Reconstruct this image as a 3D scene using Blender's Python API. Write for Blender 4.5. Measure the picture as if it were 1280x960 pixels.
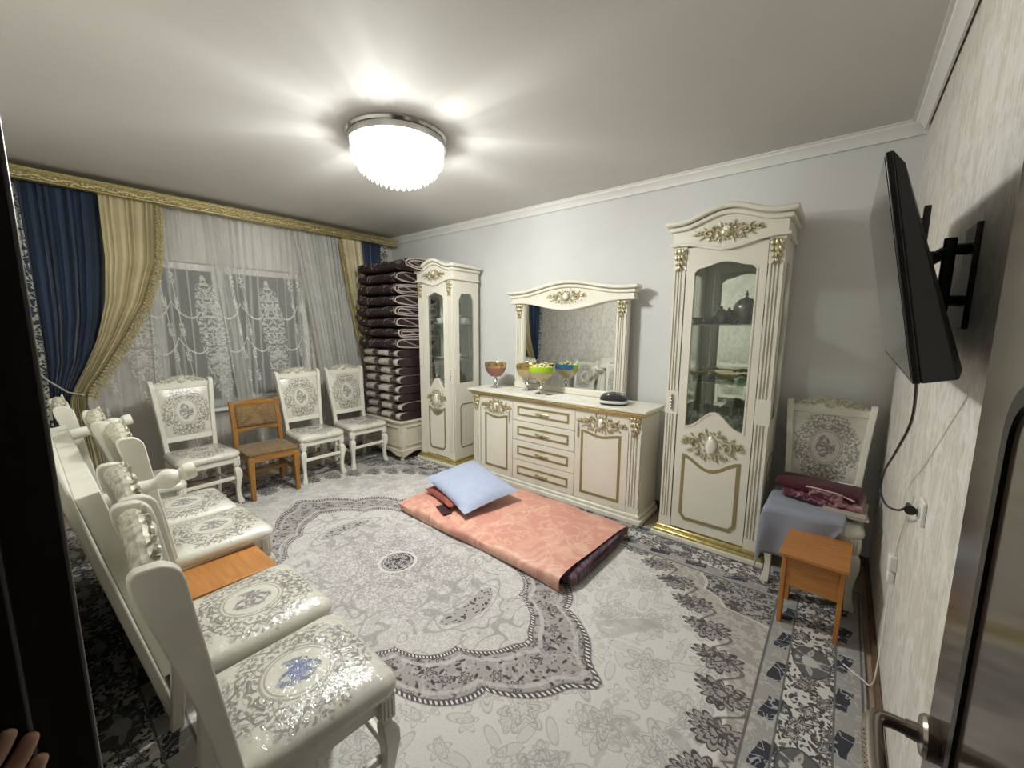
import bpy, bmesh, math, random
from math import sin, cos, pi, radians, atan2, sqrt, hypot
from mathutils import Vector, Matrix
random.seed(7)
for o in list(bpy.data.objects): bpy.data.objects.remove(o, do_unlink=True)
SC = bpy.context.scene
COL = SC.collection

# ------------------------------------------------------------------ camera, world, light, exposure
FPX, YAW, PITCH, ROLL, CAMH = 506.0, radians(39.3), radians(8.0), radians(0.3), 1.55
_f = Vector((-sin(YAW)*cos(PITCH), cos(YAW)*cos(PITCH), -sin(PITCH)))
_r = Vector((cos(YAW), sin(YAW), 0)); _u = _r.cross(_f)
_r, _u = _r*cos(ROLL)+_u*sin(ROLL), _u*cos(ROLL)-_r*sin(ROLL)
cam = bpy.data.cameras.new('camera'); cam.sensor_width = 36; cam.lens = FPX/1280*36; cam.clip_start = 0.01
co = bpy.data.objects.new('camera', cam); COL.objects.link(co)
co.matrix_world = Matrix(((_r.x, _u.x, -_f.x, 0), (_r.y, _u.y, -_f.y, 0), (_r.z, _u.z, -_f.z, CAMH), (0, 0, 0, 1)))
SC.camera = co
w = bpy.data.worlds.new('night'); SC.world = w; w.use_nodes = True
w.node_tree.nodes['Background'].inputs[0].default_value = (0.05, 0.06, 0.08, 1)
w.node_tree.nodes['Background'].inputs[1].default_value = 0.15
LAMP = (-2.28, 1.645, 2.72)
LAMP_W = 230.0
vs = SC.view_settings
vs.view_transform = 'Standard'; vs.look = 'None'; vs.gamma = 1.0; vs.use_curve_mapping = False
vs.exposure = 0.27

# ------------------------------------------------------------------ room dimensions
XL, XR, YB, YF, ZC = -4.93, 0.25, 3.40, 0.0, 2.72

# ------------------------------------------------------------------ mesh builder
class MB:
    def __init__(s): s.V = []; s.F = []; s.X = Matrix()
    def add(s, vs_, fs):
        b = len(s.V); s.V += [s.X @ Vector(v) for v in vs_]; s.F += [[b+i for i in f] for f in fs]; return s
    def box(s, x0, x1, y0, y1, z0, z1):
        return s.add([(x0,y0,z0),(x1,y0,z0),(x1,y1,z0),(x0,y1,z0),(x0,y0,z1),(x1,y0,z1),(x1,y1,z1),(x0,y1,z1)],
                     [(3,2,1,0),(4,5,6,7),(0,1,5,4),(1,2,6,5),(2,3,7,6),(3,0,4,7)])
    def prism(s, poly, lo, hi, plane='xz'):
        m = {'xz': lambda a,b,c:(a,c,b), 'xy': lambda a,b,c:(a,b,c), 'yz': lambda a,b,c:(c,a,b)}[plane]
        n = len(poly)
        v = [m(a,b,lo) for a,b in poly]+[m(a,b,hi) for a,b in poly]
        f = [list(range(n)), list(range(2*n-1,n-1,-1))]+[[i,(i+1)%n,n+(i+1)%n,n+i] for i in range(n)]
        return s.add(v, f)
    def strip(s, lower, upper, lo, hi, plane='xz'):     # slab between two curves of equal count, extruded
        m = {'xz': lambda a,b,c:(a,c,b), 'xy': lambda a,b,c:(a,b,c), 'yz': lambda a,b,c:(c,a,b)}[plane]
        n = len(lower); v = []
        for c in (lo, hi): v += [m(a,b,c) for a,b in lower]+[m(a,b,c) for a,b in upper]
        f = []
        for i in range(n-1):
            f += [[i,i+1,n+i+1,n+i],[2*n+i,3*n+i,3*n+i+1,2*n+i+1],[i,2*n+i,2*n+i+1,i+1],[n+i,n+i+1,3*n+i+1,3*n+i]]
        f += [[0,n,3*n,2*n],[n-1,3*n-1,4*n-1,2*n-1]]
        return s.add(v, f)
    def ring(s, outer, inner, lo, hi, plane='xz'):
        m = {'xz': lambda a,b,c:(a,c,b), 'xy': lambda a,b,c:(a,b,c), 'yz': lambda a,b,c:(c,a,b)}[plane]
        n = len(outer); v = []
        for c in (lo, hi): v += [m(a,b,c) for a,b in outer]+[m(a,b,c) for a,b in inner]
        f = []
        for i in range(n):
            j = (i+1) % n
            f += [[i,j,n+j,n+i],[2*n+i,3*n+i,3*n+j,2*n+j],[i,2*n+i,2*n+j,j],[n+i,n+j,3*n+j,3*n+i]]
        return s.add(v, f)
    def lathe(s, prof, n=24, c=(0,0,0)):
        v = []; f = []; k = len(prof)
        for i in range(n):
            a = 2*pi*i/n
            for r, z in prof: v.append((c[0]+r*cos(a), c[1]+r*sin(a), c[2]+z))
        for i in range(n):
            j = (i+1) % n
            for q in range(k-1): f.append([i*k+q, j*k+q, j*k+q+1, i*k+q+1])
        f.append([i*k for i in range(n)][::-1]); f.append([i*k+k-1 for i in range(n)])
        return s.add(v, f)
    def tube(s, pts, rad, n=8, flat=1.0, closed=False):
        pts = [Vector(p) for p in pts]; k = len(pts)
        if not hasattr(rad, '__len__'): rad = [rad]*k
        v = []; f = []; prev = None
        for i in range(k):
            if closed: t = pts[(i+1)%k]-pts[i-1]
            else: t = pts[min(i+1,k-1)]-pts[max(i-1,0)]
            if t.length < 1e-9: t = Vector((0,0,1))
            t.normalize()
            if prev is None:
                a = Vector((0,1,0)) if abs(t.y) < .9 else Vector((1,0,0))
                prev = (a-t*a.dot(t)).normalized()
            else:
                q = prev-t*prev.dot(t)
                prev = q.normalized() if q.length > 1e-6 else prev
            b = t.cross(prev)
            for j in range(n):
                a = 2*pi*j/n
                v.append(pts[i]+prev*(cos(a)*rad[i]*flat)+b*(sin(a)*rad[i]))
        for i in range(k if closed else k-1):
            for j in range(n):
                f.append([i*n+j, i*n+(j+1)%n, ((i+1)%k)*n+(j+1)%n, ((i+1)%k)*n+j])
        if not closed:
            f.append(list(range(n))[::-1]); f.append([(k-1)*n+j for j in range(n)])
        return s.add(v, f)
    def loft(s, rings, caps=True):      # list of equal-length closed rings
        n = len(rings[0]); v = [p for r_ in rings for p in r_]; f = []
        for i in range(len(rings)-1):
            for j in range(n): f.append([i*n+j, i*n+(j+1)%n, (i+1)*n+(j+1)%n, (i+1)*n+j])
        if caps: f.append(list(range(n))[::-1]); f.append([(len(rings)-1)*n+j for j in range(n)])
        return s.add(v, f)
    def ell(s, c, r, rot=0.0, nu=8, nv=5, axis='y'):
        v = []; f = []; ca, sa = cos(rot), sin(rot)
        for i in range(nv+1):
            th = pi*i/nv
            for j in range(nu):
                ph = 2*pi*j/nu
                x, y, z = r[0]*sin(th)*cos(ph), r[1]*cos(th), r[2]*sin(th)*sin(ph)
                if axis == 'y': x, z = x*ca-z*sa, x*sa+z*ca
                elif axis == 'z': x, y = x*ca-y*sa, x*sa+y*ca
                v.append((c[0]+x, c[1]+y, c[2]+z))
        for i in range(nv):
            for j in range(nu): f.append([i*nu+j, i*nu+(j+1)%nu, (i+1)*nu+(j+1)%nu, (i+1)*nu+j])
        return s.add(v, f)
    def grid(s, fn, nu, nv, closed_u=False):
        v = [fn(i/nu, j/nv) for j in range(nv+1) for i in range(nu+1)]
        f = [[j*(nu+1)+i, j*(nu+1)+i+1, (j+1)*(nu+1)+i+1, (j+1)*(nu+1)+i] for j in range(nv) for i in range(nu)]
        return s.add(v, f)
    def build(s, name, mat, parent=None, bevel=0, angle=35, solid=0, sub=0, seg=2):
        me = bpy.data.meshes.new(name); me.from_pydata([tuple(v) for v in s.V], [], s.F)
        bm = bmesh.new(); bm.from_mesh(me)
        bmesh.ops.remove_doubles(bm, verts=bm.verts, dist=1e-6)
        bmesh.ops.recalc_face_normals(bm, faces=bm.faces)
        bm.to_mesh(me); bm.free()
        me.polygons.foreach_set('use_smooth', [True]*len(me.polygons)); me.set_sharp_from_angle(angle=radians(angle))
        if mat: me.materials.append(mat)
        o = bpy.data.objects.new(name, me); COL.objects.link(o)
        if parent: o.parent = parent
        if solid: m = o.modifiers.new('thick', 'SOLIDIFY'); m.thickness = solid; m.offset = 0
        if bevel: m = o.modifiers.new('edge', 'BEVEL'); m.width = bevel; m.segments = seg; m.limit_method = 'ANGLE'; m.angle_limit = radians(40)
        if sub: m = o.modifiers.new('sub', 'SUBSURF'); m.levels = sub; m.render_levels = sub
        return o

def thing(name, label, cat, loc=(0,0,0), rz=0.0, group=None):
    o = bpy.data.objects.new(name, None); COL.objects.link(o); o.empty_display_size = .1
    o.location = loc; o.rotation_euler = (0,0,rz)
    return tag(o, label, cat, group)
def tag(o, label, cat, group=None):
    o['label'] = label; o['category'] = cat
    if group: o['group'] = group
    return o
def struct(o): o['kind'] = 'structure'; return o
def dup(root, loc, rz, label=None):
    r_ = root.copy(); COL.objects.link(r_); r_.location = loc; r_.rotation_euler = (0,0,rz)
    if label: r_['label'] = label
    for ch in list(root.children):
        c = ch.copy(); COL.objects.link(c); c.parent = r_
        for g in list(ch.children):
            d = g.copy(); COL.objects.link(d); d.parent = c
    return r_

# ------------------------------------------------------------------ shader expression helper
class S:
    def __init__(s, nt, sock): s.nt = nt; s.k = sock
    def __add__(a,b): return m_(a.nt,'ADD',a,b)
    __radd__ = __add__
    def __sub__(a,b): return m_(a.nt,'SUBTRACT',a,b)
    def __rsub__(a,b): return m_(a.nt,'SUBTRACT',b,a)
    def __mul__(a,b): return m_(a.nt,'MULTIPLY',a,b)
    __rmul__ = __mul__
    def __truediv__(a,b): return m_(a.nt,'DIVIDE',a,b)
    def __pow__(a,b): return m_(a.nt,'POWER',a,b)
    def __lt__(a,b): return m_(a.nt,'LESS_THAN',a,b)
    def __gt__(a,b): return m_(a.nt,'GREATER_THAN',a,b)
    def abs(a): return m_(a.nt,'ABSOLUTE',a)
    def sin(a): return m_(a.nt,'SINE',a)
    def frac(a): return m_(a.nt,'FRACT',a)
    def max(a,b): return m_(a.nt,'MAXIMUM',a,b)
    def min(a,b): return m_(a.nt,'MINIMUM',a,b)
    def atan2(a,b): return m_(a.nt,'ARCTAN2',a,b)
    def sqrt(a): return m_(a.nt,'SQRT',a)
    def inv(a): return m_(a.nt,'SUBTRACT',1.0,a)
    def ss(a,lo,hi):           # smooth step up between lo and hi
        n = a.nt.nodes.new('ShaderNodeMapRange'); n.interpolation_type = 'SMOOTHSTEP'
        a.nt.links.new(a.k, n.inputs[0]); n.inputs[1].default_value = lo; n.inputs[2].default_value = hi
        return S(a.nt, n.outputs[0])
    def line(a,c,w): return ((a-c).abs()).ss(w, w*.45)     # 1 on a == c
def m_(nt, op, *args):
    n = nt.nodes.new('ShaderNodeMath'); n.operation = op
    for i, a in enumerate(args):
        if isinstance(a, S): nt.links.new(a.k, n.inputs[i])
        else: n.inputs[i].default_value = a
    return S(nt, n.outputs[0])
class Mat:
    def __init__(s, name):
        s.m = bpy.data.materials.new(name); s.m.use_nodes = True; s.nt = s.m.node_tree
        s.b = s.nt.nodes['Principled BSDF']; s.out = s.nt.nodes['Material Output']
    def n(s, t): return s.nt.nodes.new(t)
    def coord(s):
        if not hasattr(s, '_c'):
            tc = s.n('ShaderNodeTexCoord'); sp = s.n('ShaderNodeSeparateXYZ'); s.nt.links.new(tc.outputs['Object'], sp.inputs[0])
            s._c = tc.outputs['Object']; s._x = [S(s.nt, sp.outputs[i]) for i in range(3)]
        return s._x
    def vec(s, *a):
        n = s.n('ShaderNodeCombineXYZ')
        for i, q in enumerate(a):
            if isinstance(q, S): s.nt.links.new(q.k, n.inputs[i])
            else: n.inputs[i].default_value = q
        return n.outputs[0]
    def noise(s, vec=None, scale=5, detail=2, dist=0, rough=.5):
        if vec is None: s.coord(); vec = s._c
        n = s.n('ShaderNodeTexNoise'); s.nt.links.new(vec, n.inputs['Vector'])
        n.inputs['Scale'].default_value = scale; n.inputs['Detail'].default_value = detail
        n.inputs['Distortion'].default_value = dist; n.inputs['Roughness'].default_value = rough
        return S(s.nt, n.outputs['Fac'])
    def voro(s, vec=None, scale=5, feature='F1', rnd=1.0):
        if vec is None: s.coord(); vec = s._c
        n = s.n('ShaderNodeTexVoronoi'); n.feature = feature; s.nt.links.new(vec, n.inputs['Vector'])
        n.inputs['Scale'].default_value = scale; n.inputs['Randomness'].default_value = rnd
        return S(s.nt, n.outputs['Distance'])
    def mix(s, fac, a, b):
        n = s.n('ShaderNodeMix'); n.data_type = 'RGBA'
        for i, q in ((0, fac), (6, a), (7, b)):
            if isinstance(q, S): s.nt.links.new(q.k, n.inputs[i])
            elif hasattr(q, 'is_output'): s.nt.links.new(q, n.inputs[i])
            elif isinstance(q, tuple): n.inputs[i].default_value = (*q, 1) if len(q) == 3 else q
            else: n.inputs[i].default_value = q
        return n.outputs[2]
    def set(s, k, v):
        if isinstance(v, S): s.nt.links.new(v.k, s.b.inputs[k])
        elif hasattr(v, 'is_output'): s.nt.links.new(v, s.b.inputs[k])
        elif isinstance(v, tuple): s.b.inputs[k].default_value = (*v, 1) if len(v) == 3 else v
        else: s.b.inputs[k].default_value = v
        return s
    def bump(s, h, strength=.3, dist=.01, key='Normal'):
        n = s.n('ShaderNodeBump'); n.inputs['Strength'].default_value = strength; n.inputs['Distance'].default_value = dist
        s.nt.links.new(h.k, n.inputs['Height']); s.nt.links.new(n.outputs[0], s.b.inputs[key]); return s

def plain(name, col, rough=.5, metal=0.0, var=0.0, vs_=8, **kw):
    M = Mat(name)
    if var:
        nz = M.noise(scale=vs_, detail=3)
        M.set('Base Color', M.mix(nz.ss(.3,.7), tuple(c*(1-var) for c in col), tuple(min(1,c*(1+var)) for c in col)))
    else: M.set('Base Color', col)
    M.set('Roughness', rough).set('Metallic', metal)
    for k, v in kw.items(): M.set(k.replace('_', ' '), v)
    return M.m

def scroll(M, u, v, scale, k=3.0, w=.16, seed=0.0, dist=.6):
    """curling embroidery lines: contours of a warped noise; mirror u beforehand for symmetry"""
    nz = M.noise(M.vec(u, v, seed), scale=scale, detail=1.2, dist=dist)
    return ((nz*k).frac()-.5).abs().ss(w, w*.5)

def cells(M, X, Y, scale, seed=0.0, rnd=.9):
    n = M.n('ShaderNodeTexVoronoi'); n.voronoi_dimensions = '2D'; n.inputs['Scale'].default_value = scale; n.inputs['Randomness'].default_value = rnd
    M.nt.links.new(M.vec(X+seed, Y+seed*.7, 0.0), n.inputs['Vector'])
    p = M.n('ShaderNodeSeparateXYZ'); M.nt.links.new(n.outputs['Position'], p.inputs[0])
    c = M.n('ShaderNodeSeparateColor'); M.nt.links.new(n.outputs['Color'], c.inputs[0])
    return (X+seed)-S(M.nt, p.outputs[0]), (Y+seed*.7)-S(M.nt, p.outputs[1]), S(M.nt, c.outputs[0])
def flowers(M, X, Y, scale, R, seed=0.0, petals=5, rnd=.8):
    lx, ly, h = cells(M, X, Y, scale, seed, rnd)
    r = (lx*lx+ly*ly).sqrt(); a = ly.atan2(lx)*petals+h*6.28
    return r/((a.sin()*.24+.76)*R)
def leaves(M, X, Y, scale, a, b, seed=0.0, rnd=1.0):
    lx, ly, h = cells(M, X, Y, scale, seed, rnd)
    c, s_ = (h*6.28+1.57).sin(), (h*6.28).sin()
    u, v = lx*c+ly*s_, ly*c-lx*s_
    return ((u*u)/(a*a)+(v*v)/(b*b)).sqrt()

# ------------------------------------------------------------------ materials
CREAM = plain('cream_lacquer', (.76,.73,.63), .32, var=.03, vs_=3)
CREAM2 = plain('cream_lacquer_chair', (.76,.75,.66), .38, var=.05, vs_=9)
CHEST = plain('chest_cream', (.62,.57,.46), .4, var=.05)
PATINA = plain('gold_patina_line', (.33,.27,.13), .45, .35)
def gold_mat(name, a, b, metal=.75, rough=.32):
    M = Mat(name); nz = M.noise(scale=60, detail=2)
    M.set('Base Color', M.mix(nz.ss(.35,.65), a, b)).set('Metallic', metal).set('Roughness', rough); return M.m
GILT = gold_mat('gilt_carving', (.36,.30,.15), (.70,.64,.46), .55, .36)
GOLD = gold_mat('gold_moulding', (.62,.52,.22), (.78,.68,.34), .8, .28)
IVORY = plain('ivory_boss', (.80,.77,.66), .3)
BLACK = plain('black_plastic', (.008,.008,.009), .35)
SCREEN = plain('tv_screen', (.012,.012,.013), .04, IOR=1.9, Specular_IOR_Level=.8)
STEEL = plain('brushed_bronze', (.36,.31,.27), .25, .9)
CHROME = plain('silver', (.62,.62,.60), .18, .95)
CHINA = plain('white_china', (.82,.82,.80), .18)
WHITEP = plain('white_plastic', (.78,.77,.72), .35)

def thin_glass(name, tint=(.96,.98,.96), base=.06):
    M = Mat(name); nt = M.nt
    t = M.n('ShaderNodeBsdfTransparent'); t.inputs[0].default_value = (*tint, 1)
    g = M.n('ShaderNodeBsdfGlossy'); g.inputs['Roughness'].default_value = .02; g.inputs[0].default_value = (1,1,1,1)
    lw = M.n('ShaderNodeLayerWeight'); lw.inputs[0].default_value = .25
    f = (S(nt, lw.outputs['Fresnel'])*.55+base)
    mx = M.n('ShaderNodeMixShader'); nt.links.new(f.k, mx.inputs[0]); nt.links.new(t.outputs[0], mx.inputs[1]); nt.links.new(g.outputs[0], mx.inputs[2])
    nt.links.new(mx.outputs[0], M.out.inputs[0]); return M.m
PANE = thin_glass('cabinet_glass', base=.03)
WPANE = thin_glass('window_glass', (.9,.92,.92), .08)
SHELFG = thin_glass('shelf_glass', (.80,.90,.84), .12)
MIRROR = plain('mirror', (.86,.88,.87), .02, 1.0)
MIRROR_D = plain('cabinet_mirror', (.72,.75,.71), .03, 1.0)
def colour_glass(name, col, a=.55):
    M = Mat(name); nt = M.nt
    t = M.n('ShaderNodeBsdfTransparent'); t.inputs[0].default_value = (*col, 1)
    M.set('Base Color', col).set('Roughness', .08).set('Metallic', .35)
    mx = M.n('ShaderNodeMixShader'); mx.inputs[0].default_value = a
    nt.links.new(t.outputs[0], mx.inputs[1]); nt.links.new(M.b.outputs[0], mx.inputs[2]); nt.links.new(mx.outputs[0], M.out.inputs[0]); return M.m
CRYSTAL_W = colour_glass('clear_glassware', (.90,.92,.90), .45)
AMBER = colour_glass('amber_glassware', (.60,.52,.12), .6)
AMBER_G = colour_glass('olive_glassware', (.45,.46,.14), .6)
ROSEGOLD = colour_glass('rose_glassware', (.46,.22,.17), .7)
CHAMP = colour_glass('champagne_glassware', (.70,.60,.38), .7)

def wood(name, a, b, rough=.4, scale=3, axis=0, coat=0.0):
    M = Mat(name); x, y, z = M.coord()
    c = [x*14, y*14, z*14]; c[axis] = (x, y, z)[axis]*1.4
    nz = M.noise(M.vec(*c), scale=scale, detail=4, dist=.8)
    M.set('Base Color', M.mix(nz.ss(.3,.7), a, b)).set('Roughness', rough)
    if coat: M.set('Coat Weight', coat).set('Coat Roughness', .1)
    return M.m
OAKY = wood('orange_laminate', (.40,.165,.045), (.49,.215,.06), .38)
OAKY_V = wood('orange_laminate_side', (.42,.17,.04), (.50,.21,.055), .4, axis=2)
OLDWOOD = wood('old_varnished_wood', (.25,.105,.022), (.40,.20,.045), .35, axis=2)
OLDWOOD_H = wood('old_varnished_wood_rail', (.25,.105,.022), (.40,.20,.045), .35, axis=0)
DOORW = wood('dark_gloss_veneer', (.035,.022,.016), (.055,.036,.026), .16, scale=2, axis=2, coat=.6)
JAMBW = wood('dark_door_casing', (.012,.009,.007), (.02,.014,.010), .35, axis=2)
SKIRT = wood('brown_skirting', (.10,.06,.035), (.16,.10,.06), .4, axis=1)
FLOORM = wood('laminate_floor', (.34,.26,.17), (.46,.37,.26), .4, axis=1)

def make_wallpaper(name, mode):
    M = Mat(name); x, y, z = M.coord()
    h = x if mode == 'x' else y
    # half-drop damask: mirrored cells
    per, vp = .53, .64
    row = (z/vp); 
    u = ((h/per).frac()-.5).abs()*per
    d = scroll(M, u, z, 9.5, 3.2, .2, 3.1, .7)
    leaf = M.noise(M.vec(u*1.5, z, 9.0), scale=7.5, detail=2, dist=1.3).ss(.47,.56)
    streak = M.noise(M.vec(h*60, z*3.5, 1.0), scale=1.6, detail=4).ss(.38,.66)
    pat = (leaf*.65+d*.35).min(1.0)
    c1 = M.mix(streak, (.57,.535,.465), (.72,.69,.62))
    c = M.mix(pat*.75, c1, (.80,.79,.75))
    M.set('Base Color', c).set('Roughness', .55)
    M.bump(pat+streak*.4, .25, .004)
    return M.m
WP_R = make_wallpaper('damask_wallpaper_side', 'y')
WP_F = make_wallpaper('damask_wallpaper_front', 'x')
def plaster(name, col, amt=.05):
    M = Mat(name); nz = M.noise(scale=2.2, detail=5); fine = M.noise(scale=55, detail=3)
    M.set('Base Color', M.mix(nz.ss(.3,.7), tuple(c*(1-amt) for c in col), col)).set('Roughness', .75); M.bump(fine, .08, .003); return M.m
BACKM = plaster('pale_wallpaper_back', (.69,.69,.68))
CEILM = plaster('ceiling_stretch', (.62,.61,.57), .03)
CORNM = plain('white_cornice', (.74,.74,.70), .5)

def carpet():
    M = Mat('carpet_pattern'); X, Y, Z = M.coord(); nt = M.nt
    ax, ay = X.abs(), Y.abs()
    a, b, p = 1.40, 1.02, 1.35
    q = ((ax/a)**p+(ay/b)**p)**(1/p)
    phi = (ay/b).atan2(ax/a)
    lob = (phi*8.0).sin().abs()**.75
    tip = m_(nt, 'EXPONENT', (phi*phi)*(-260.0))*.085
    d = q/(lob*.062+.945+tip); di = q/(lob*.05+.725+tip*.5)
    inside = d < 1.0; core = di < 1.0
    IV, DK = (.66,.645,.61), (.045,.042,.044)
    # ivory field: soft grey rosettes, leaves and vines
    f1 = flowers(M, X, Y, 3.4, .105, .3, 6); f2 = flowers(M, X, Y, 7.5, .045, 2.1, 5); l1 = leaves(M, X, Y, 9.0, .062, .024, 1.4)
    vine = scroll(M, X, Y, 3.2, 2.0, .07, .3, .8); vine2 = scroll(M, X, Y, 7.0, 2.2, .09, 5.3, 1.0)
    g1 = f1.line(1.0,.07).max(f1.line(.66,.07)).max(f1.line(.33,.08)).max(f2.line(1.0,.14)*.9).max(f2.line(.5,.12)*.7).max(l1.line(.9,.12)*.9).max(vine*.8).max(vine2*.6)
    sh = f1.ss(1.05,.9)*.14+l1.ss(.9,.8)*.12
    field = M.mix((g1*.55+sh).min(1.0), IV, (.31,.305,.29))
    # taupe spandrel beyond the palmette arch
    s0 = ((ax/1.80)**2.2+(ay/1.34)**2.2)**(1/2.2)
    th = ay.atan2(ax)
    k = (th*9.55).frac()-.5; ka = k.abs()
    wob = M.noise(M.vec(X, Y, 1.0), scale=14, detail=1)-.5
    spand = (s0+wob*.03).ss(1.072,1.080)
    f3 = flowers(M, X, Y, 9.0, .05, 4.4, 5); l3 = leaves(M, X, Y, 15.0, .04, .014, 3.0)
    sq_ = f3.line(1.0,.2).max(f3.ss(.4,.3)).max(l3.ss(1.0,.8)).max(scroll(M, X, Y, 11, 2.4, .09, 2.2, .9))
    taupe = M.mix(sq_*.55, (.36,.325,.295), (.58,.55,.52))
    c = M.mix(spand, field, taupe)
    mx_, my_ = (s0-1.062)*1.55, k*.235
    ma = my_.atan2(mx_); mr = (mx_*mx_+my_*my_).sqrt()
    pal = mr/((ma*7.0).sin().abs()*.026+.064+(ma*3.0+.6).sin()*.012)+wob*.35
    scr = scroll(M, X, Y, 15, 2.6, .13, 6.0, .9).max(pal.line(.62,.07)).max(pal.line(.30,.08))
    motif = M.mix(scr, (.33,.31,.30), (.055,.05,.05))
    c = M.mix(pal.ss(1.04,.97), c, motif)
    c = M.mix(pal.line(1.0,.09), c, (.06,.055,.055))
    stem = (s0-1.085+(k*6.28).sin()*.03).line(0.0,.007)
    c = M.mix(stem*.8, c, (.08,.075,.075))
    cr = ((1.985-ax)*(1.985-ax)*.75+(1.17-ay)*(1.17-ay)*1.2).sqrt()
    crw = cr+(((th*40.0).sin()).abs())*.03
    f4 = flowers(M, X, Y, 11.0, .045, 6.1, 6)
    dkm = scroll(M, X, Y, 13, 3.0, .12, 3.3, .8).max(f4.line(1.0,.2)).max(f4.ss(.5,.4))
    c = M.mix(crw.ss(.345,.335), c, M.mix(dkm*.8, (.07,.07,.075), (.46,.45,.43)))
    c = M.mix(crw.line(.35,.010), c, (.60,.58,.55))
    # medallion band with dark flowers
    f5 = flowers(M, X, Y, 8.5, .046, 1.2, 6); l5 = leaves(M, X, Y, 15.0, .019, .008, .6); l6 = leaves(M, X, Y, 26.0, .010, .005, 2.6)
    lz2 = scroll(M, X, Y, 13, 3.0, .10, 8.0, 1.0)
    dark5 = (f5.ss(.80,.72)*(f5.line(.50,.12).inv())*(f5.ss(.22,.30))).max(l5.ss(1.0,.8)).max(l6.ss(1.0,.8)*.7)
    band = M.mix(lz2*.5, (.345,.315,.31), (.53,.51,.49))
    band = M.mix(dark5, band, DK)
    edge = (d.line(.955,.014)).max(di.line(1.055,.017))
    band = M.mix(edge*.6, band, (.58,.56,.54))
    c = M.mix(inside, c, band)
    # inner ground: pale lattice darkening round the centre
    f6 = flowers(M, X, Y, 8.0, .05, 3.7, 6); f7 = flowers(M, X, Y, 17.0, .022, .9, 5); l7 = leaves(M, X, Y, 16.0, .034, .012, 5.0)
    rr = ((ax*.8)*(ax*.8)+(ay*1.05)*(ay*1.05)).sqrt()
    mauve = M.noise(M.vec(X, Y, 4.0), scale=4, detail=3)
    gr = M.mix((rr+mauve*.40-.2).ss(.80,.12), (.50,.49,.465), (.29,.265,.262))
    lit = f6.line(1.0,.16).max(f6.ss(.45,.35)).max(l7.line(.85,.22)).max(f7.line(1.0,.3)*.7)
    gr = M.mix(lit*.55, gr, (.70,.685,.66))
    lat = scroll(M, ax, ay, 4.6, 2.6, .07, 6.2, 1.2)
    gr = M.mix(lat*.6, gr, (.24,.23,.22))
    tx = ax-.70+(ay-.02)*.25; ty = ay-.02
    tdw = (tx*tx)*330.0+(ty*ty)*32.0+wob*.3
    gr = M.mix(tdw.line(2.1,.3)*.7, gr, (.30,.28,.27))
    gr = M.mix(tdw.ss(1.05,.92), gr, M.mix(l6.ss(1.0,.8).max(l5.ss(1.0,.8)), (.36,.335,.325), DK))
    c = M.mix(core, c, gr)
    bead = ((phi*300.0).sin()).ss(.0,.4)
    for dd in (d, di):
        c = M.mix(dd.line(1.0,.021), c, (.065,.06,.06))
        c = M.mix(bead*(dd.line(1.0,.012)), c, (.72,.71,.69))
    ce = ((X*X)+(Y*Y)).sqrt()/.105
    f8 = flowers(M, X, Y, 26.0, .018, .2, 5)
    c = M.mix(ce.line(1.12,.10)*.6, c, (.66,.64,.62))
    c = M.mix(ce < 1.0, c, M.mix(f8.line(1.0,.25).max(f8.ss(.5,.4)), (.03,.025,.028), (.46,.44,.43)))
    c = M.mix(ce.line(.86,.05), c, (.4,.38,.37))
    # border
    bd = (ax-1.985).max(ay-1.17)
    horiz = ((ax-1.985) > (ay-1.17))
    t = M.n('ShaderNodeMix'); nt.links.new(horiz.k, t.inputs[0]); nt.links.new(X.k, t.inputs[2]); nt.links.new(Y.k, t.inputs[3])
    tt = S(nt, t.outputs[0])
    grey = M.mix(scroll(M, X, Y, 17, 2.6, .12, 9.1, .9)*.6, (.33,.325,.31), (.52,.51,.49))
    f9 = flowers(M, X, Y, 10.5, .042, 7.7, 6); l9 = leaves(M, X, Y, 19.0, .021, .009, 8.0); l10 = leaves(M, X, Y, 28.0, .012, .005, 4.0)
    flo = f9.line(1.0,.2).max(f9.line(.55,.16)).max(l9.ss(1.0,.8)).max(l10.ss(1.0,.8)).max(scroll(M, X, Y, 10, 2.6, .07, 12.0, 1.1)*.8)
    main = M.mix(flo, (.62,.60,.57), (.05,.048,.05))
    main = M.mix(f9.ss(.9,.8)*(f9.line(.55,.16).inv())*.55, main, (.25,.24,.23))
    big = ((tt/.62+.3).frac()-.5).abs()*.62; bdx = bd-.185
    bigf = (big*big)*95.0+(bdx*bdx)*190.0+wob*.6
    main = M.mix(bigf.ss(1.05,.98), main, M.mix(scroll(M, big, bdx, 11, 3.2, .22, 1.4, 1.0), (.10,.10,.10), (.40,.39,.37)))
    main = M.mix(bigf.ss(.20,.16), main, (.50,.48,.45))
    main = M.mix(bigf.line(1.0,.10), main, (.05,.05,.05))
    cart = (((tt/.235).frac()-.5).abs() < .27)
    wb = (tt*26.7).sin()*.012
    cb = M.mix(scroll(M, X, Y, 22, 3, .10, 7.7, .6), (.018,.02,.035), (.36,.37,.40))
    bc = M.mix((bd > .098)*(bd < .275), grey, main)
    cm = (((bd+wb) > .045)*((bd+wb) < .098)).max(((bd+wb) > .272)*((bd+wb) < .325))*cart
    bc = M.mix(cm, bc, cb)
    for e, ww in ((.099,.005), (.273,.005), (.006,.007), (.365,.006)):
        bc = M.mix(bd.line(e,ww), bc, (.12,.115,.11))
    c = M.mix(bd > 0.0, c, bc)
    fine = M.noise(M.vec(X, Y, 0.0), scale=140, detail=2)
    c = M.mix(fine.ss(.3,.8)*.16, c, (.18,.175,.17))
    M.set('Base Color', c).set('Roughness', .9).set('Sheen Weight', .1)
    M.bump(fine, .3, .004)
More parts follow.
